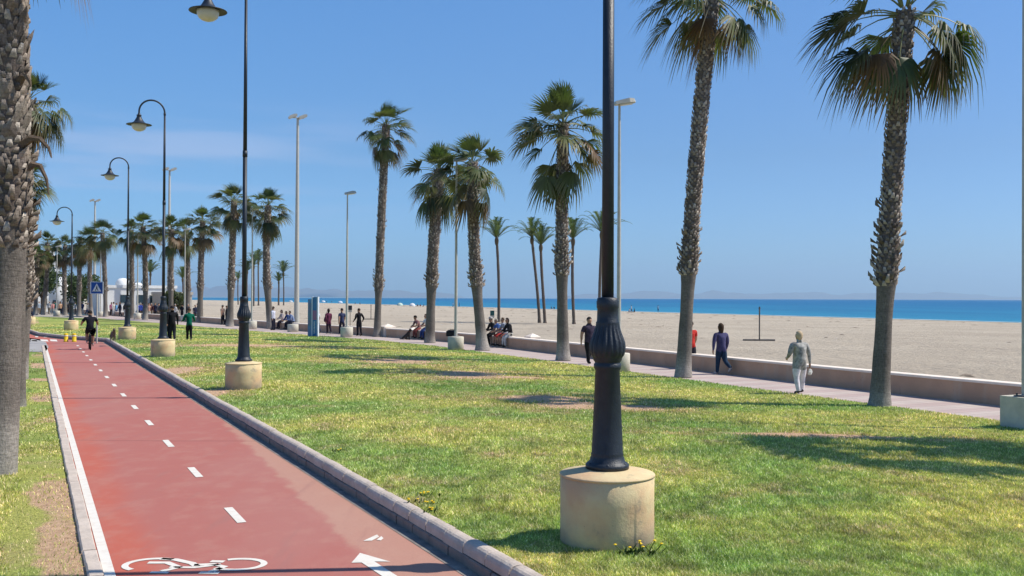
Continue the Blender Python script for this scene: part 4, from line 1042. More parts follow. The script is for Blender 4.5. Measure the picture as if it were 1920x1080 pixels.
# black bag on the light pole base
g0 = ground(854.5, 656, Z_PROM); g0 += Vector((g0.x, g0.y, 0)).normalized() * .38
b = MB(); o = empty('shoulder_bag', (g0.x - .16, g0.y + .12, Z_PROM + .622), R(8)); tag(o, 'black bag lying on the round base of the light pole', 'bag')
b.box((-.3, -.13, 0), (.22, .13, .22)); b.add([(-.3, -.13, .22), (.22, -.13, .22), (.22, .13, .22), (-.3, .13, .22), (-.2, 0, .3), (.14, 0, .3)], [(0, 1, 5, 4), (1, 2, 5), (2, 3, 4, 5), (3, 0, 4)])
m_bag = mat('black_fabric', (.012, .012, .014), (.02, .02, .022), 9, .8); b.build('bag_body', m_bag, o)
b = MB(); b.tube([(-.2, -.1, .2), (-.12, -.15, .33), (.04, -.15, .33), (.12, -.1, .2)], .012, 6); b.build('handle', m_bag, o)

# ------------------------------------------------------------------ people
QUEUE = []
CLOTH = {}
def cloth(name, c, rough=.85, c2=None, sc=9):
    k = (name, c)
    if k not in CLOTH: CLOTH[k] = mat(name, c, c2 or tuple(v * .7 for v in c), sc, rough, .3, 30, .15)
    return CLOTH[k]
SKIN = cloth('skin', (.42, .25, .17), .55)
def person(label, loc, rz, H=1.7, top=(.05, .05, .06), bottom=(.03, .04, .07), shoe=(.05, .05, .05), hair=(.04, .025, .015), hairlen=.0, sleeves='long', legs='long',
           th=(16, -20), kn=(6, 22), sh=(-14, 14), el=(12, 18), out=6, lean=2, bulk=1.0, zpel=None, hem=.05, fingers=False, topc2=None, headyaw=0, group=None, cap=None, splay=0, skin=None, hunch=0, face=False):
    V = []; E = []; RD = []; B = []          # verts, edges, radii, bone label per edge
    def v(p, r): V.append(Vector(p)); RD.append(r); return len(V) - 1
    def e(a, c, lab): E.append((a, c)); B.append(lab)
    l = R(lean); u = Vector((0, math.sin(l), math.cos(l))); pel = Vector((0, 0, .52))
    up = Vector((0, math.sin(l + R(hunch)), math.cos(l + R(hunch))))
    ip = v(pel, .068 * bulk); iw = v(pel + u * .09, .064 * bulk); cpos = pel + u * .18; ic = v(cpos, .070 * bulk); ucp = cpos + up * .085; iu = v(ucp, .062 * (bulk * .5 + .5))
    nb = v(ucp + up * .042, .036); nk = v(ucp + up * .072, .029)
    hu = up.lerp(Vector((0, 0, 1)), .7).normalized(); hc = ucp + up * .072
    j1 = v(hc + hu * .035 + Vector((0, .012, 0)), .036); j2 = v(hc + hu * .075 + Vector((0, .004, 0)), .047); j3 = v(hc + hu * .115, .036)
    e(ip, iw, 'top'); e(iw, ic, 'top'); e(ic, iu, 'top'); e(iu, nb, 'top'); e(nb, nk, 'skin'); e(nk, j1, 'skin'); e(j1, j2, 'skin'); e(j2, j3, 'skin')
    hands = []; feet = []
    for k, s in enumerate((-1, 1)):
        a = R(sh[k]); o_ = R(out); shp = ucp + up * .008 + Vector((s * .098 * (.62 + .45 * bulk), 0, 0))
        i1 = v(shp, .036 * (bulk * .5 + .5)); e(iu, i1, 'top')
        d1 = Vector((s * math.sin(o_), math.sin(a), -math.cos(a))).normalized(); i2 = v(shp + d1 * .085, .031 * (bulk * .4 + .6)); elb = shp + d1 * .17; i3 = v(elb, .0255)
        e(i1, i2, 'top'); e(i2, i3, 'top' if sleeves == 'long' else ('skin' if sleeves == 'none' else 'upper'))
        a2 = a + R(el[k]); d2 = Vector((s * math.sin(o_) * .3 - s * .45 * (40 < el[k] < 66), math.sin(a2), -math.cos(a2))).normalized(); i4 = v(elb + d2 * .08, .021); wr = elb + d2 * .145; i5 = v(wr, .0145)
        lab = 'top' if sleeves == 'long' else 'skin'
        e(i3, i4, lab); e(i4, i5, lab)
        palm = wr + d2 * .035; i6 = v(palm, .018 if not fingers else .015); e(i5, i6, 'skin'); hands.append(wr + d2 * .06)
        if fingers:
            fw = Vector((0, 1, 0)); fw = (fw - d2 * fw.dot(d2)).normalized(); inn = Vector((-s, 0, 0))
            for q, (off, L) in enumerate(((.014, .036), (.005, .041), (-.005, .038), (-.013, .030))):
                p1 = palm + d2 * .016 + fw * off; ia = v(p1, .0062); e(i6, ia, 'skin'); ib = v(p1 + d2 * L * .55 + inn * .003, .0052); e(ia, ib, 'skin'); ic2 = v(p1 + d2 * L + inn * .012, .0045); e(ib, ic2, 'skin')
            p1 = palm - d2 * .004 + fw * .018; ia = v(p1, .0065); e(i6, ia, 'skin'); ib = v(p1 + d2 * .022 + fw * .012 + inn * .004, .0052); e(ia, ib, 'skin')
        else:
            ih = v(palm + d2 * .035, .011); e(i6, ih, 'skin')
        t1 = R(th[k]); sp = R(splay) * s; hp = pel + Vector((s * .047, 0, -.025)); h1 = v(hp, .052 * bulk); e(ip, h1, 'bot')
        d1 = Vector((math.sin(sp), math.sin(t1), -math.cos(t1))).normalized(); m1 = v(hp + d1 * .11, .046 * (bulk*.6+.4)); knee = hp + d1 * .225; k1 = v(knee, .032)
        e(h1, m1, 'bot'); e(m1, k1, 'bot')
        t2 = t1 - R(kn[k]); d2 = Vector((0, math.sin(t2), -math.cos(t2))); c1 = v(knee + d2 * .08, .032); ank = knee + d2 * .215; a1 = v(ank, .020 if legs != 'long' else .025)
        lab = 'bot' if legs == 'long' else 'skin'; e(k1, c1, lab); e(c1, a1, lab)
        fa = max(-.9, min(.9, t2)) ; fd = Vector((0, math.cos(fa * .8), math.sin(fa * .8)))
        if zpel is not None or th[k] > 50: fd = Vector((0, 1, 0))
        hl = v(ank + Vector((0, -.012, -.022)) , .020); e(a1, hl, 'shoe'); bl = v(ank + fd * .065 + Vector((0, 0, -.026)), .020); e(hl, bl, 'shoe'); tt = v(ank + fd * .105 + Vector((0, 0, -.028)), .014); e(bl, tt, 'shoe')
        feet += [hl, bl, tt]
    if zpel is not None: dz = zpel / H - .52
    else: dz = -min(V[i].z - RD[i] * 1.05 for i in feet)
    V = [(p + Vector((0, 0, dz))) * H for p in V]; RD = [r * H * (1.38 if r > .012 else 1.25) for r in RD]
    me = bpy.data.meshes.new('person_skeleton'); me.from_pydata([tuple(p) for p in V], E, [])
    ob = bpy.data.objects.new('person', me); COL.objects.link(ob)
    md = ob.modifiers.new('skin', 'SKIN'); md.use_smooth_shade = True; md.branch_smoothing = .6
    sv = me.skin_vertices[0].data if me.skin_vertices else None
    ob.location = loc; ob.rotation_euler = (0, 0, rz)
    tag(ob, label, 'person', group)
    QUEUE.append((ob, V, E, RD, B, dict(top=cloth('shirt', top, .85, topc2), bottom=cloth('trousers', bottom), shoe=cloth('shoe', shoe), skin=skin or SKIN, sleeves=sleeves, legs=legs, H=H, ip=ip, hem=hem, pel=V[ip])))
    # hair as a child
    hcen = V[j2] + Vector((0, -.004 * H, .008 * H)); hb = MB(); r = .060 * H; seg, ring = 14, 9; vs = []; keep = []
    for i in range(ring + 1):
        th_ = math.pi * i / ring
        for k in range(seg):
            q = 2 * math.pi * k / seg; x, y, z = math.sin(th_) * math.cos(q), math.sin(th_) * math.sin(q), math.cos(th_)
            p = Vector((x * r * .98, y * r * 1.06, z * r * 1.14)); 
            if z < -.1 and hairlen > 0: p.z -= hairlen * H * (-z); p.y -= .012 * H * (-z)
            p *= 1 + .05 * noise.noise(p * 60)
            vs.append(hcen + p); keep.append((y < .35 or z > .45) and (z > -.25 or (hairlen > 0 and y < .45)))
    fs = [(i*seg+k, (i+1)*seg+k, (i+1)*seg+(k+1) % seg, i*seg+(k+1) % seg) for i in range(ring) for k in range(seg)]
    fs = [f for f in fs if all(keep[i] for i in f)]
    hb.add(vs, fs); hb.build('hair', cloth('hair', hair, .7), ob, True)
    if face:
        for s in (-1, 1):
            q = MB(); q.lathe([(0, -.006*H), (.0045*H, 0), (0, .004*H)], 8, V[j2] + Vector((s * .017 * H, .046 * H, .0))); q.build('eye', cloth('eye', (.02, .015, .01), .3), ob, True)
        q = MB(); hh = V[j2]; q.add([hh + Vector((0, .044*H, .006*H)), hh + Vector((-.007*H, .044*H, -.014*H)), hh + Vector((.007*H, .044*H, -.014*H)), hh + Vector((0, .060*H, -.013*H))], [(0, 1, 3), (0, 3, 2), (1, 2, 3)]); q.build('nose', skin or SKIN, ob)
        q = MB(); q.box((-.011*H, .043*H, -.026*H), (.011*H, .047*H, -.022*H), Matrix.Translation(hh)); q.build('mouth', cloth('lip', (.3, .12, .1)), ob)
    if cap:
        q = MB(); cr = .06 * H; q.lathe([(cr*1.9 if cap[1] else cr, -.002), (cr * 1.02, .006), (cr * .98, .03*H), (cr * .6, .055*H), (0, .06*H)], 18, hcen + Vector((0, 0, .018*H)))
        if not cap[1]: q.box((-.03*H, .03*H, .018*H), (.03*H, .09*H, .024*H), Matrix.Translation(hcen))
        q.build('hat', cloth('hat', cap[0]), ob, True)
    return ob, hands, H, dz
def dog(label, loc, rz, L=.8, sit=False, col=(.05, .04, .035), cat='dog'):
    V = []; E = []; RD = []; B = []
    def v(p, r): V.append(Vector(p)); RD.append(r); return len(V) - 1
    def e(a, c): E.append((a, c)); B.append('top')
    if not sit:
        rump = v((0, -.3, .46), .10); mid = v((0, -.05, .47), .11); ch = v((0, .22, .46), .125); nk = v((0, .34, .58), .075); hd = v((0, .42, .68), .075); mz = v((0, .53, .65), .038); t1 = v((0, -.42, .52), .03); t2 = v((0, -.52, .62), .018)
        e(mid, rump); e(mid, ch); e(ch, nk); e(nk, hd); e(hd, mz); e(rump, t1); e(t1, t2)
        for s in (-1, 1):
            a = v((s*.08, .24, .30), .045); k = v((s*.08, .23, .16), .026); p = v((s*.08, .24, .03), .026); q = v((s*.08, .28, .025), .024); e(ch, a); e(a, k); e(k, p); e(p, q)
            a = v((s*.08, -.27, .31), .065); k = v((s*.08, -.20, .22), .04); h = v((s*.08, -.33, .14), .024); p = v((s*.08, -.31, .03), .024); q = v((s*.08, -.27, .025), .024); e(rump, a); e(a, k); e(k, h); e(h, p); e(p, q)
            er = v((s*.05, .40, .76), .018); e(hd, er)
    else:
        rump = v((0, -.22, .14), .13); mid = v((0, -.05, .26), .12); ch = v((0, .1, .40), .115); nk = v((0, .16, .54), .075); hd = v((0, .22, .64), .075); mz = v((0, .33, .61), .038); t1 = v((0, -.38, .06), .03); t2 = v((0, -.5, .05), .018)
        e(mid, rump); e(mid, ch); e(ch, nk); e(nk, hd); e(hd, mz); e(rump, t1); e(t1, t2)
        for s in (-1, 1):
            a = v((s*.07, .14, .22), .035); p = v((s*.07, .14, .03), .026); q = v((s*.07, .19, .025), .024); e(ch, a); e(a, p); e(p, q)
            a = v((s*.13, -.12, .12), .07); k = v((s*.13, .0, .05), .035); q = v((s*.13, .08, .03), .025); e(rump, a); e(a, k); e(k, q)
            er = v((s*.05, .20, .73), .018); e(hd, er)
    V = [p * L for p in V]; RD = [r * L for r in RD]
    me = bpy.data.meshes.new('dog_skeleton'); me.from_pydata([tuple(p) for p in V], E, [])
    ob = bpy.data.objects.new('dog', me); COL.objects.link(ob); md = ob.modifiers.new('skin', 'SKIN'); md.use_smooth_shade = True
    ob.location = loc; ob.rotation_euler = (0, 0, rz); tag(ob, label, cat)
    m = cloth('dog_fur', col, .9, tuple(min(1, c * 3.2) for c in col), 5)
    QUEUE.append((ob, V, E, RD, B, dict(top=m, bottom=m, shoe=m, skin=m, sleeves='long', legs='long', H=1, ip=0, hem=0, pel=V[0])))
    c = MB(); pp = V[3] + Vector((0, -.0, 0)); c.lathe([(.078*L, -.015), (.08*L, .015)], 14, pp); c.build('collar', cloth('collar', (.25, .03, .02)), ob, True)
    return ob
def finish_people():
    for (ob, V, E, RD, B, K) in QUEUE:
        me = ob.data
        if not me.skin_vertices:
            pass
        sv = me.skin_vertices[0].data
        for i, r in enumerate(RD): sv[i].radius = (r, r); sv[i].use_root = (i == 0)
        s = ob.modifiers.new('sub', 'SUBSURF'); s.levels = 1; s.render_levels = 1
    bpy.context.view_layer.update(); dg = bpy.context.evaluated_depsgraph_get()
    for (ob, V, E, RD, B, K) in QUEUE:
        nm = bpy.data.meshes.new_from_object(ob.evaluated_get(dg)); nm.name = ob.name
        mats = [K['top'], K['bottom'], K['skin'], K['shoe']]
        nm.materials.clear()
        for m in mats: nm.materials.append(m)
        A = np.array([V[a] for a, c in E]); C = np.array([V[c] for a, c in E]); RA = np.array([RD[a] for a, c in E]); RC = np.array([RD[c] for a, c in E])
        n = len(nm.polygons); cen = np.empty(n * 3, dtype=np.float32); nm.polygons.foreach_get('center', cen); cen = cen.reshape(-1, 3)
        D = C - A; L2 = (D * D).sum(1) + 1e-9
        t = np.clip(((cen[:, None, :] - A[None]) * D[None]).sum(2) / L2, 0, 1)
        q = A[None] + t[..., None] * D[None]; dist = np.linalg.norm(cen[:, None, :] - q, axis=2) - (RA + (RC - RA) * t)
        best = dist.argmin(1); mi = np.zeros(n, dtype=np.int32)
        for i in range(n):
            lab = B[best[i]]; tt = t[i, best[i]]
            if lab == 'upper': lab = 'top' if tt < .35 else 'skin'
            z = cen[i][2]
            if lab in ('top', 'bot') and E[best[i]][0] == K['ip'] or (lab == 'bot' and K['hem'] > .06 and z > K['pel'].z - K['hem'] * K['H']):
                lab = 'top' if z > K['pel'].z - K['hem'] * K['H'] else 'bot'
            mi[i] = {'top': 0, 'bot': 1, 'skin': 2, 'shoe': 3}[lab]
        nm.polygons.foreach_set('material_index', mi); nm.polygons.foreach_set('use_smooth', [True] * n); nm.update()
        ob.modifiers.clear(); ob.data = nm

AWAY = R(24)
def stand_at(px, py, z=Z_PROM): return ground(px, py, z)
# 1 the woman in white trousers
P0 = stand_at(1499, 738); pw_, hands, Hh, dz = person('blonde woman in grey patterned jacket and white trousers walking away on the promenade', P0, R(20), 1.62, (.50, .48, .44), (.80, .75, .76), (.06, .05, .05), (.58, .44, .28), .02,
       th=(-7, 7), kn=(8, 2), sh=(2, -6), el=(60, 8), out=21, bulk=1.4, hem=.12, fingers=True, splay=9, topc2=(.17, .17, .16))
hp = (hands[1] + Vector((0, 0, dz))) * Hh; M_ = Matrix.Rotation(R(20), 3, 'Z'); hw = M_ @ hp + P0
o = empty('white_bag', hw + Vector((0, 0, -.22)), R(20)); o.scale = (.68, .68, .68); tag(o, 'small crumpled white bag in the right hand of the blonde woman', 'bag')
b = MB(); b.lathe([(.03, 0), (.07, .03), (.085, .12), (.06, .2), (.02, .24)], 10, mod=lambda r, z, q: r * (1 + .25 * math.sin(3 * q + z * 20))); b.build('bag_body', cloth('bag_white', (.7, .68, .62)), o)
b = MB(); b.tube([(-.02, 0, .22), (0, 0, .33), (.02, 0, .22)], .006, 5); b.build('handle', cloth('bag_white', (.7, .68, .62)), o)
# 2 woman in purple blue top
person('woman in blue purple long sleeved top and dark leggings mid stride', stand_at(1352, 702), R(22), 1.68, (.075, .07, .155), (.02, .045, .085), (.45, .43, .42), (.06, .035, .02), .09,
       th=(10, -16), kn=(4, 42), sh=(-10, 12), el=(8, 12), out=22, bulk=1.25, hem=.05, fingers=True)
# 3 red shirt behind palm
person('person in red shirt half hidden behind the tall leaning palm trunk', stand_at(1295.5, 692), R(20), 1.68, (.55, .04, .03), (.03, .03, .04), (.05, .05, .05), (.05, .03, .02), 0, sleeves='short', th=(8, -12), out=10, bulk=1.1, fingers=True)
# 4 man in black t-shirt facing the camera
person('man in dark t-shirt and black trousers walking towards the camera by the lamp post', stand_at(1104, 683), R(200), 1.76, (.025, .02, .04), (.012, .012, .014), (.02, .02, .02), (.05, .035, .025), 0, sleeves='short',
       th=(-12, 14), kn=(20, 4), sh=(8, -8), el=(12, 10), out=15, bulk=1.3, fingers=True, face=True, topc2=(.06, .045, .07))
# white print on his shirt is too small to carry lettering: left to the cloth
# 5-8 seated group on the wall
def sit_at(px, label, y_off=0.0, rz=None, Hh=1.68, facing=None, top=(.02, .02, .025), **k):
    # find the wall front at this column
    lo, hi = 20.0, 120.0
    for _ in range(40):
        mid = (lo + hi) / 2; X = (px - 960) / FPX * mid
        if X < wall_x(mid): lo = mid
        else: hi = mid
    y = lo; x = wall_x(y); a, c = Vector((wall_x(y - 1), y - 1)), Vector((wall_x(y + 1), y + 1)); d = (c - a).normalized(); nn = Vector((-d.y, d.x))
    rz = math.atan2(-nn.x, nn.y) if rz is None else rz
    f = Vector((-math.sin(rz), math.cos(rz)))
    zseat = .41; args = dict(th=(66, 72), kn=(72, 68), sh=(20, 24), el=(50, 45), out=5, lean=12, hunch=12, hem=.03); args.update(k)
    return person(label, (x - nn.x * .16, y - nn.y * .16, Z_PROM), rz, Hh, top, zpel=zseat - Z_PROM + .085 * Hh * .9, **args)
SG = 'people sitting on the sea wall'
sit_at(921, 'seated person in black clothes with a pale cap, leftmost of the four on the wall', top=(.012, .012, .014), bottom=(.012, .012, .015), cap=((.45, .42, .4), False), group=SG)
sit_at(935, 'seated person in blue shirt and red shorts leaning forward on the wall', top=(.08, .16, .42), bottom=(.5, .06, .05), legs='short', hair=(.4, .36, .3), lean=24, group=SG, sleeves='short')
sit_at(943.5, 'seated person in a pale top half hidden behind the one in blue', top=(.35, .36, .42), bottom=(.3, .1, .07), legs='short', hair=(.08, .05, .03), group=SG, sleeves='short')
sit_at(952, 'seated woman with dark bushy hair, black jacket and white skirt on the wall', top=(.015, .015, .018), bottom=(.6, .6, .58), hair=(.02, .013, .01), hairlen=.03, hem=-.02, bulk=1.08, group=SG)
g0 = ground(918, 651, Z_PROM)
# 9-10 couple with dog
sit_at(783, 'seated person in dark hat bending towards the dog', top=(.28, .15, .15), bottom=(.25, .07, .06), sleeves='short', cap=((.02, .018, .016), True), lean=26, Hh=1.62, group=SG)
sit_at(797, 'seated person in white t-shirt and blue jeans beside the one with the hat', top=(.7, .7, .7), bottom=(.03, .06, .2), sleeves='short', lean=4, Hh=1.68, group=SG)
dog('dark dog lying on the pavement by the seated person in the hat', ground(763, 637, Z_PROM), R(-100), .9, True, (.02, .017, .015))
# 11-14 promenade walkers
WG = 'people strolling on the promenade'
person('person all in black walking away with arms bent', stand_at(673, 630), R(36), 1.75, (.012, .012, .015), (.014, .014, .02), (.02, .02, .02), (.05, .03, .02), .0, th=(4, -8), kn=(4, 10), sh=(-22, -22), el=(70, 70), out=22, group=WG)
person('man in navy t-shirt standing behind the base of the pale light pole', stand_at(641, 627), R(36), 1.76, (.04, .05, .11), (.02, .02, .04), (.3, .3, .3), (.03, .02, .02), 0, sleeves='short', out=10, group=WG)
person('woman in maroon jacket with shoulder bag on the promenade', stand_at(616, 626), R(36), 1.68, (.13, .03, .065), (.035, .02, .035), (.3, .3, .3), (.03, .02, .015), .03, th=(6, -8), out=8, bulk=1.1, hem=.12, group=WG)
b = MB(); g0 = stand_at(611.5, 626); o = empty('handbag', (g0.x, g0.y - .05, Z_PROM + .78), R(30)); tag(o, 'dark maroon bag on the left side of the woman in maroon', 'bag')
b.lathe([(.06, 0), (.14, .05), (.15, .2), (.1, .34), (.04, .38)], 12); b.build('bag_body', cloth('bag_maroon', (.05, .012, .022)), o); b = MB(); b.tube([(-.05, 0, .34), (.06, .05, .72), (.1, .05, .34)], .012, 5); b.build('strap', cloth('bag_maroon', (.05, .012, .022)), o)
person('person in white t-shirt and dark trousers right behind the blue info column', stand_at(594, 625), R(36), 1.68, (.7, .72, .74), (.02, .03, .07), (.1, .1, .1), (.06, .04, .03), 0, sleeves='short', group=WG)
sit_at(541, 'person in navy jacket huddled on the wall left of the round block', top=(.03, .06, .19), bottom=(.015, .02, .04), lean=28, group=SG, hair=(.015, .01, .01), hairlen=.04)
sit_at(547, 'person in pale blue jacket sitting right of the one in navy jacket', top=(.2, .26, .42), bottom=(.015, .02, .04), lean=24, group=SG, hair=(.015, .01, .01))
sit_at(527, 'seated woman with long dark hair and pale top, black bag at her knees', top=(.45, .38, .38), bottom=(.02, .015, .03), lean=6, hair=(.015, .01, .01), hairlen=.1, group=SG)
person('man in white shirt standing by the curved palm trunk', stand_at(512.5, 619), R(70), 1.75, (.62, .62, .70), (.03, .03, .05), (.05, .05, .05), (.07, .05, .04), 0, group=WG, th=(3, -3), kn=(3, 3))
person('bare armed person in black trousers near the palm left of the curved one', stand_at(417.5, 609), R(60), 1.72, (.3, .2, .16), (.02, .02, .025), (.05, .05, .05), (.05, .03, .02), 0, sleeves='short', group=WG, th=(3, -3))
person('person in dark top leaning by the trunk beside the bare armed one', stand_at(424.5, 609), R(-70), 1.66, (.03, .025, .03), (.03, .03, .04), (.05, .05, .05), (.03, .02, .015), 0, group=WG, th=(3, -3), sh=(30, 30), el=(60, 60))
# lawn walkers
LZ = lambda px, py: (lambda g: Vector((*ground(px, py, lawn_z(g.x, g.y))[:2], lawn_z(g.x, g.y))))(ground(px, py, .02))
person('person in green hoodie and black leggings walking away over the lawn', LZ(354.5, 638), R(30), 1.66, (.0, .12, .075), (.012, .012, .015), (.5, .5, .48), (.07, .035, .02), .0, th=(5, -6), kn=(2, 8), sh=(6, 6), el=(70, 70), out=20, bulk=1.15, hem=.05, fingers=False)
person('person in black jacket right of the third street lamp post on the lawn', LZ(323, 640), R(24), 1.80, (.014, .014, .017), (.016, .018, .028), (.35, .35, .35), (.03, .02, .02), 0, th=(8, -8), bulk=1.2, hem=.1, out=10)
person('second person in black half hidden by the third street lamp post', LZ(313.5, 640), R(24), 1.74, (.02, .017, .025), (.016, .018, .028), (.35, .35, .35), (.03, .02, .02), 0, th=(-6, 8), bulk=1.1, hem=.1, out=10)
dog('shaggy grey and tan dog standing on the lawn left of the fourth street lamp', LZ(212, 641), R(-150), .92, False, (.07, .055, .045))

# ------------------------------------------------------------------ bicycles
def bicycle(loc, rz, label, col=(.02, .02, .025)):
    o = empty('bicycle', loc, rz); tag(o, label, 'bicycle')
    m = cloth('bike_paint', col, .4); rub = cloth('tyre_rubber', (.012, .012, .012)); r = .34
    for yy in (-.52, .52):
        b = MB(); pts = [(0, yy + r * math.cos(R(a)), r + r * math.sin(R(a))) for a in range(0, 361, 15)]; b.tube(pts, .024, 6, False); w_ = b.build('wheel', rub, o)
        b = MB()
        for a in range(0, 180, 20): b.tube([(0, yy - (r-.03) * math.cos(R(a)), r - (r-.03) * math.sin(R(a))), (0, yy + (r-.03) * math.cos(R(a)), r + (r-.03) * math.sin(R(a)))], .003, 4)
        b.lathe([(.03, -.01), (.03, .01)], 8, (0, yy, r)); b.build('spokes', MT['pole'], w_)
    b = MB(); bb_, st, hd, ra, fa = (0, -.08, .29), (0, -.2, .78), (0, .36, .82), (0, -.52, r), (0, .52, r)
    for p, q in ((bb_, st), (bb_, hd), (st, hd), (bb_, ra), (st, ra), (hd, fa), ((0, .36, .82), (0, .33, .98)), (st, (0, -.23, .92))): b.tube([p, q], .017, 8)
    b.tube([(-.12, -.08, .29), (.12, -.08, .29)], .015, 6); b.build('frame', m, o)
    b = MB(); b.tube([(-.29, .24, 1.0), (-.2, .33, 1.0), (0, .34, .99), (.2, .33, 1.0), (.29, .24, 1.0)], .014, 6); b.build('handlebar', MT['steel'], o)
    b = MB(); b.lathe([(0, -.02), (.09, -.015), (.1, .01), (.07, .03), (0, .035)], 12, (0, -.25, .93)); b.build('saddle', rub, o)
    for s in (-1, 1):
        b = MB(); b.box((s * .12 - .045, -.08 - .04, .29 - s * .13), (s * .12 + .045, -.08 + .04, .31 - s * .13)); b.build('pedal', rub, o)
    return o
PD = R(26)
g0 = ground(169.5, 656, Z_PATH); off = Vector((-math.sin(PD), math.cos(PD), 0)); bl = g0 + off * .5
bicycle(bl, PD, 'dark bicycle ridden up the red path')
person('cyclist in black top and black shorts riding away on the red path', bl - off * .22, PD, 1.80, (.012, .012, .018), (.012, .012, .015), (.45, .42, .4), (.02, .015, .012), 0, sleeves='short', legs='short',
       th=(62, 40), kn=(72, 30), sh=(48, 48), el=(18, 18), out=24, lean=20, bulk=1.28, zpel=.99 + .02, splay=6, hem=.0)
g0 = ground(50, 627, Z_PATH); off2 = Vector((math.sin(R(20)), -math.cos(R(20)), 0)); bl = g0 - off2 * .5
bicycle(bl, R(200), 'bicycle coming towards the camera, half hidden by the huge palm trunk', (.5, .5, .5))
person('cyclist in dark navy jacket coming towards the camera at the left edge', bl - off2 * .22, R(200), 1.78, (.012, .016, .035), (.25, .2, .17), (.4, .4, .4), (.3, .2, .15), 0, th=(62, 40), kn=(72, 30), sh=(48, 48), el=(18, 18), out=22, lean=18, bulk=1.25, zpel=1.01, splay=6, hem=.0)

# ------------------------------------------------------------------ far crowd at the end of the promenade
rnd = random.Random(11)
CR = [(60, 'white shirt left of the white tower', (.62, .62, .62)), (67, 'dark jacket near the far palms', (.04, .04, .05)), (73, 'pale blue top', (.35, .42, .5)), (83, 'white dress under the tower', (.7, .68, .66)),
      (92, 'pale grey shirt', (.5, .5, .5)), (99, 'pink parasol coloured top', (.62, .3, .28)), (103, 'green top', (.03, .22, .17)), (113, 'peach top', (.6, .38, .25)), (118, 'dark brown coat', (.07, .035, .03)),
      (128, 'black coat left of the fifth lamp', (.015, .015, .02)), (141, 'white top right of the fifth lamp', (.65, .64, .6)), (154, 'dark blue top', (.03, .05, .14)), (164, 'grey hood', (.25, .25, .25)),
      (209, 'pink top left of the white house windows', (.5, .17, .28)), (213, 'white trousers under the first window', (.6, .55, .5)), (218, 'light blue top', (.15, .35, .6)), (225, 'dark navy suit', (.02, .025, .05)), (234, 'black jacket by the fourth lamp', (.015, .015, .018)),
      (263, 'bright blue jacket', (.06, .12, .5)), (267, 'royal blue shirt near the third window', (.05, .08, .4)), (279, 'peach shirt under the right window', (.55, .33, .25)), (284, 'dark maroon top', (.08, .03, .035)),
      (291, 'navy coat under the last window', (.025, .025, .06)), (297, 'dark grey coat', (.05, .05, .06)), (328, 'white t-shirt right of the black couple', (.65, .65, .66)), (341, 'dark coat left of the light pole', (.02, .02, .03)),
      (352, 'black coat behind the green hoodie', (.02, .02, .025)), (366, 'dark navy jacket beside the palm', (.025, .03, .06)), (370, 'black shirt with white trousers', (.02, .02, .022))]
FG = 'strollers at the far end of the promenade'
protos = []
for i, (px, desc, colr) in enumerate(CR):
    py = float(np.interp(px, [50, 200, 260, 300, 370], [588.5, 591.5, 595, 598, 603])) + rnd.uniform(-.8, .8)
    g0 = stand_at(px, py, Z_PROM)
    btm = rnd.choice([(.02, .02, .03), (.03, .05, .12), (.1, .09, .08), (.5, .5, .48), (.25, .2, .15)]); 
    if 'white trousers' in desc: btm = (.7, .68, .66)
    person('far stroller with ' + desc, g0, rnd.uniform(0, 6.28), rnd.uniform(1.6, 1.8), colr, btm, (.1, .1, .1), rnd.choice([(.03, .02, .015), (.12, .07, .04), (.35, .33, .3)]), rnd.choice([0, 0, .05]), group=FG,
           th=(rnd.uniform(0, 16), -rnd.uniform(0, 16)), out=rnd.uniform(5, 14), bulk=rnd.uniform(1, 1.15))
# people near the water
def sandp(px, py):
    z = -.9
    for _ in range(4): g = ground(px, py, z); z = sand_z(g.x, g.y)
    return Vector((g.x, g.y, z))
BG = 'people far out on the beach'
BP = [(1234, 584.5, 'walker in pale blue near the water right of the lamp', (.35, .42, .55), 'w'), (1184, 585.5, 'person in white standing by the water right of the lamp', (.7, .7, .68), 'w'), (1180.5, 585.5, 'person in white sitting beside the water left of the standing one', (.65, .66, .66), 's'),
      (1189, 585.5, 'person in black sitting beside the water right of the standing one', (.02, .02, .025), 's'), (861, 575.8, 'person in black standing at the water right of the pale pole', (.015, .015, .02), 'w'), (849.5, 575.5, 'person in white and dark shorts left of the pale pole at the water', (.6, .6, .6), 'w'),
      (783, 574.5, 'person in dark clothes sitting at the water above the couple', (.05, .05, .1), 's'), (788, 574.5, 'person in maroon lying at the water above the couple', (.2, .05, .06), 's'), (794, 574.8, 'person in black sitting beside the palm at the water', (.03, .03, .03), 's'), (1034, 579.5, 'dark figure sitting at the water left of the palm', (.02, .02, .02), 's'), (1039, 579.5, 'second dark figure sitting at the water near the palm', (.03, .03, .04), 's'),
      (599, 566.5, 'dark figure far at the water right of the info column', (.02, .03, .05), 's'), (612, 567, 'dark group figure by the tiny parasol', (.05, .04, .05), 's'), (622, 567, 'figure in red far at the water', (.3, .08, .08), 's'), (666, 570, 'tiny dark figure right of the pale pole by the water', (.03, .03, .04), 's'), (675, 570.5, 'tiny figure seated far on the sand', (.1, .06, .05), 's')]
for px, py, lb, colr, k in BP:
    q = dict(th=(6, -8)) if k == 'w' else dict(th=(95, 95), kn=(60, 40), zpel=.12, lean=-8)
    person(lb, sandp(px, py), rnd.uniform(0, 6.28), 1.72, colr, (.05, .06, .1) if k == 's' else (.1, .12, .2), (.1, .1, .1), (.04, .03, .02), 0, group=BG, sleeves='short', **q)
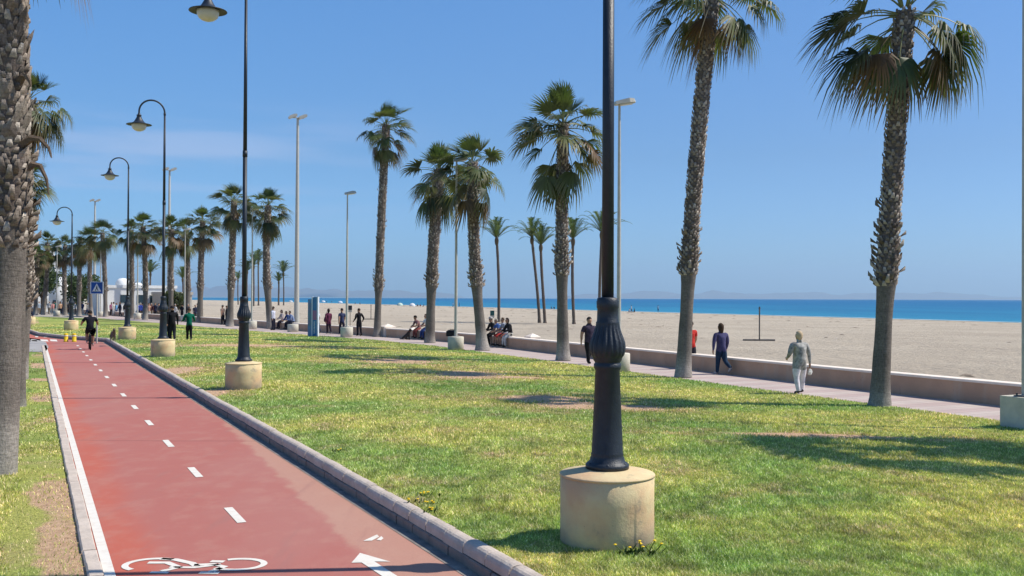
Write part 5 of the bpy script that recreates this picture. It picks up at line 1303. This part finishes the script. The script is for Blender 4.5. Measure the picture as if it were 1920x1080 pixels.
for i, (px, py, c1, lb) in enumerate([(750, 573, (.55, .7, .62), 'small pale green beach tent at the water'), (773, 574, (.75, .75, .75), 'small white beach tent at the water'), (606, 566.5, (.75, .78, .8), 'tiny white beach tent far right of the info column'), (638, 568, (.7, .74, .8), 'tiny pale tent far on the sand left of the pole'), (545, 566.5, (.6, .6, .6), 'tiny grey tent far behind the seated people in blue')]):
    g0 = sandp(px, py); o = empty('beach_tent', g0, i); tag(o, lb, 'tent', 'small tents by the water')
    b = MB(); rr = 1.3 if i < 2 else 1.6
    b.lathe([(rr, 0), (rr * .92, .45), (rr * .7, .85), (rr * .35, 1.1), (0, 1.18)], 12); b.build('canopy', cloth('tent_cloth', c1), o)
    b = MB(); b.tube([(rr * math.cos(R(a)), 0, 1.2 * math.sin(R(a))) for a in range(0, 181, 20)], .02, 5); b.build('hoop', MT['pole'], o)
finish_people()

# ------------------------------------------------------------------ flowers at the near lamp foot and by the kerb
m_pet = mat('dandelion_yellow', (.75, .52, .01), (.65, .42, .01), 8, .6); m_stem = mat('stem_green', (.06, .10, .02), None, 5, .7)
def flower_clump(cx, cy, n, spread, h, label, seed):
    rnd = random.Random(seed); z0 = lawn_z(cx, cy); o = empty('dandelion_clump', (cx, cy, z0)); tag(o, label, 'flowers', 'yellow dandelions in the lawn')
    for i in range(n):
        x, y = rnd.gauss(0, spread), rnd.gauss(0, spread * .3); hh = h * rnd.uniform(.6, 1.2)
        b = MB(); b.tube([(x * .6, y, 0), (x, y, hh)], .004, 4); b.build('stem', m_stem, o)
        b = MB(); b.lathe([(.003, 0), (.013, .005), (.0165, .009), (.010, .014), (0, .016)], 10, (x, y, hh)); b.build('flower_head', m_pet, o)
    b = MB()
    for i in range(46 if n > 6 else 6):
        q = rnd.uniform(0, 6.28); x, y = rnd.gauss(0, spread), rnd.gauss(0, spread * .35); L = rnd.uniform(.05, .11); d = Vector((math.cos(q), math.sin(q), 1.1)).normalized(); s = Vector((-math.sin(q), math.cos(q), 0)) * .008
        p = Vector((x, y, 0)); b.add([p - s, p + s, p + d * L * .6 + s * 1.4, p + d * L, p + d * L * .6 - s * 1.4], [(0, 1, 2, 3, 4)])
    b.build('leaves', m_stem, o)
lx, ly = L1.location.x, L1.location.y
flower_clump(lx + .25, ly - .52, 8, .10, .10, 'clump of yellow dandelions at the foot of the nearest lamp base', 1)
for i, (px, py, n) in enumerate(((798, 933, 5), (778, 945, 3), (812, 950, 4), (806, 962, 3), (629, 849, 2))):
    g0 = ground(px, py, 0); flower_clump(g0.x, g0.y, n, .06, .045, ('tiny dandelions beside the kerb, farthest of the three nearest patches', 'single dandelion patch nearest the kerb stones', 'dandelions in the lawn a hand from the kerb', 'nearest dandelion patch by the kerb', 'small orange yellow flowers by the kerb far up the lawn')[i], 10 + i)

# ------------------------------------------------------------------ grass blades (uncountable)
def in_bare(x, y, rs):
    m = np.zeros(len(x))
    for (cx, cy, a, b_) in BARE:
        d = ((x - cx) / a) ** 2 + ((y - cy) / b_) ** 2
        m = np.maximum(m, np.clip((1.7 - d) / 1.5, 0, 1))
    return rs.random(len(x)) < m * .97
def grass_blades(name, label, xa, xb, zf, y0, y1, N_, seed, earth=False):
    rs = np.random.RandomState(seed); 
    # density falls with distance, blades grow a little
    u = rs.random(N_); pw = -.75
    y = (y0 ** pw + u * (y1 ** pw - y0 ** pw)) ** (1 / pw)
    ax = np.array([xa(v) for v in y]); bx = np.array([xb(v) for v in y])
    x = ax + (bx - ax) * rs.random(N_)
    keep = (np.abs(x) < y * .56 + 1.2) & ~in_bare(x, y, rs)
    if earth:
        e = x + .487 * y; nn = np.array([noise.noise((a * .45, c * .28, 2)) for a, c in zip(x, y)]); keep &= ~((e > -.1 - .5 * nn) & (nn > -.12) & (rs.random(N_) < .85))
    x, y = x[keep], y[keep]; n = len(x)
    z = np.array([zf(a, c) for a, c in zip(x, y)])
    patch = np.array([noise.noise((a * .5, c * .5, 0)) for a, c in zip(x[::1], y[::1])])
    h = (.036 + .018 * patch) * rs.uniform(.5, 1.35, n) * (y / 9) ** .2; wd = .0038 * (y / 9) ** .9 * rs.uniform(.7, 1.3, n)
    q = rs.uniform(0, 2 * np.pi, n); lean = rs.uniform(.1, .9, n) * h; la = rs.uniform(0, 2 * np.pi, n)
    V = np.empty((n, 5, 3)); sx, sy = np.cos(q) * wd, np.sin(q) * wd; lx_, ly_ = np.cos(la) * lean, np.sin(la) * lean
    for k, (s, f, hh) in enumerate(((-1, 0, 0), (1, 0, 0), (.75, .35, .6), (-.75, .35, .6), (0, 1, 1))):
        V[:, k, 0] = x + s * sx + f * lx_; V[:, k, 1] = y + s * sy + f * ly_; V[:, k, 2] = z - .004 + h * hh * (1 - .1 * f)
    me = bpy.data.meshes.new(name); me.vertices.add(n * 5); me.vertices.foreach_set('co', V.ravel())
    base = np.arange(n)[:, None] * 5; loops = np.concatenate([base + np.array([0, 1, 2, 3]), base + np.array([3, 2, 4])], axis=1).ravel()
    me.loops.add(len(loops)); me.loops.foreach_set('vertex_index', loops.astype(np.int32))
    starts = (np.arange(n)[:, None] * 7 + np.array([0, 4])).ravel(); tot = np.tile([4, 3], n)
    me.polygons.add(2 * n); me.polygons.foreach_set('loop_start', starts.astype(np.int32)); me.polygons.foreach_set('loop_total', tot.astype(np.int32))
    col = np.ones((n, 5, 4), dtype=np.float32); tuft = np.array([noise.noise((a * 7, c * 4, 5)) + .6 * noise.noise((a * 1.7, c * 1.2, 9)) for a, c in zip(x, y)]); br = rs.uniform(.72, 1.55, n) * (1 + .55 * tuft); dry = rs.random(n) < .30
    col[:, :, 0] = (br * np.where(dry, 1.8, .92))[:, None]; col[:, :, 1] = (br * np.where(dry, 1.45, .95))[:, None]; col[:, :, 2] = (br * np.where(dry, 3.0, 1.0))[:, None]
    a = me.color_attributes.new('tone', 'FLOAT_COLOR', 'POINT'); a.data.foreach_set('color', col.ravel())
    me.materials.append(MT['blade']); me.update(calc_edges=True)
    o = bpy.data.objects.new(name, me); COL.objects.link(o); tag(o, label, 'grass', kind='stuff'); return o
grass_blades('grass', 'short sunlit grass covering the lawn between bike path and promenade', lambda y: max(kerb_x(y) - .01, -.56 * y - 1.2), lambda y: min(prom_x(y) - .01, .56 * y + 1.2), lawn_z, 7.2, 78, 640000, 3)
grass_blades('grass', 'short grass on the left verge beside the worn earth', lambda y: max(-.487*y - 14, -.56 * y - 1.2), lambda y: .78 - .28 - .487*y, lambda x, y: Z_LEFT, 8.5, 46, 90000, 4, True)

# ------------------------------------------------------------------ haze
hb = MB(); hb.box((-30000, -600, -6), (30000, 32500, 900))
m = bpy.data.materials.new('haze_air'); m.use_nodes = True; t_ = m.node_tree; t_.nodes.clear()
pv = t_.nodes.new('ShaderNodeVolumePrincipled'); pv.inputs['Density'].default_value = 4.6e-5; pv.inputs['Color'].default_value = (.56, .78, 1, 1); pv.inputs['Anisotropy'].default_value = .2
ou = t_.nodes.new('ShaderNodeOutputMaterial'); t_.links.new(pv.outputs[0], ou.inputs['Volume'])
ho = hb.build('haze', m); tag(ho, kind='stuff')
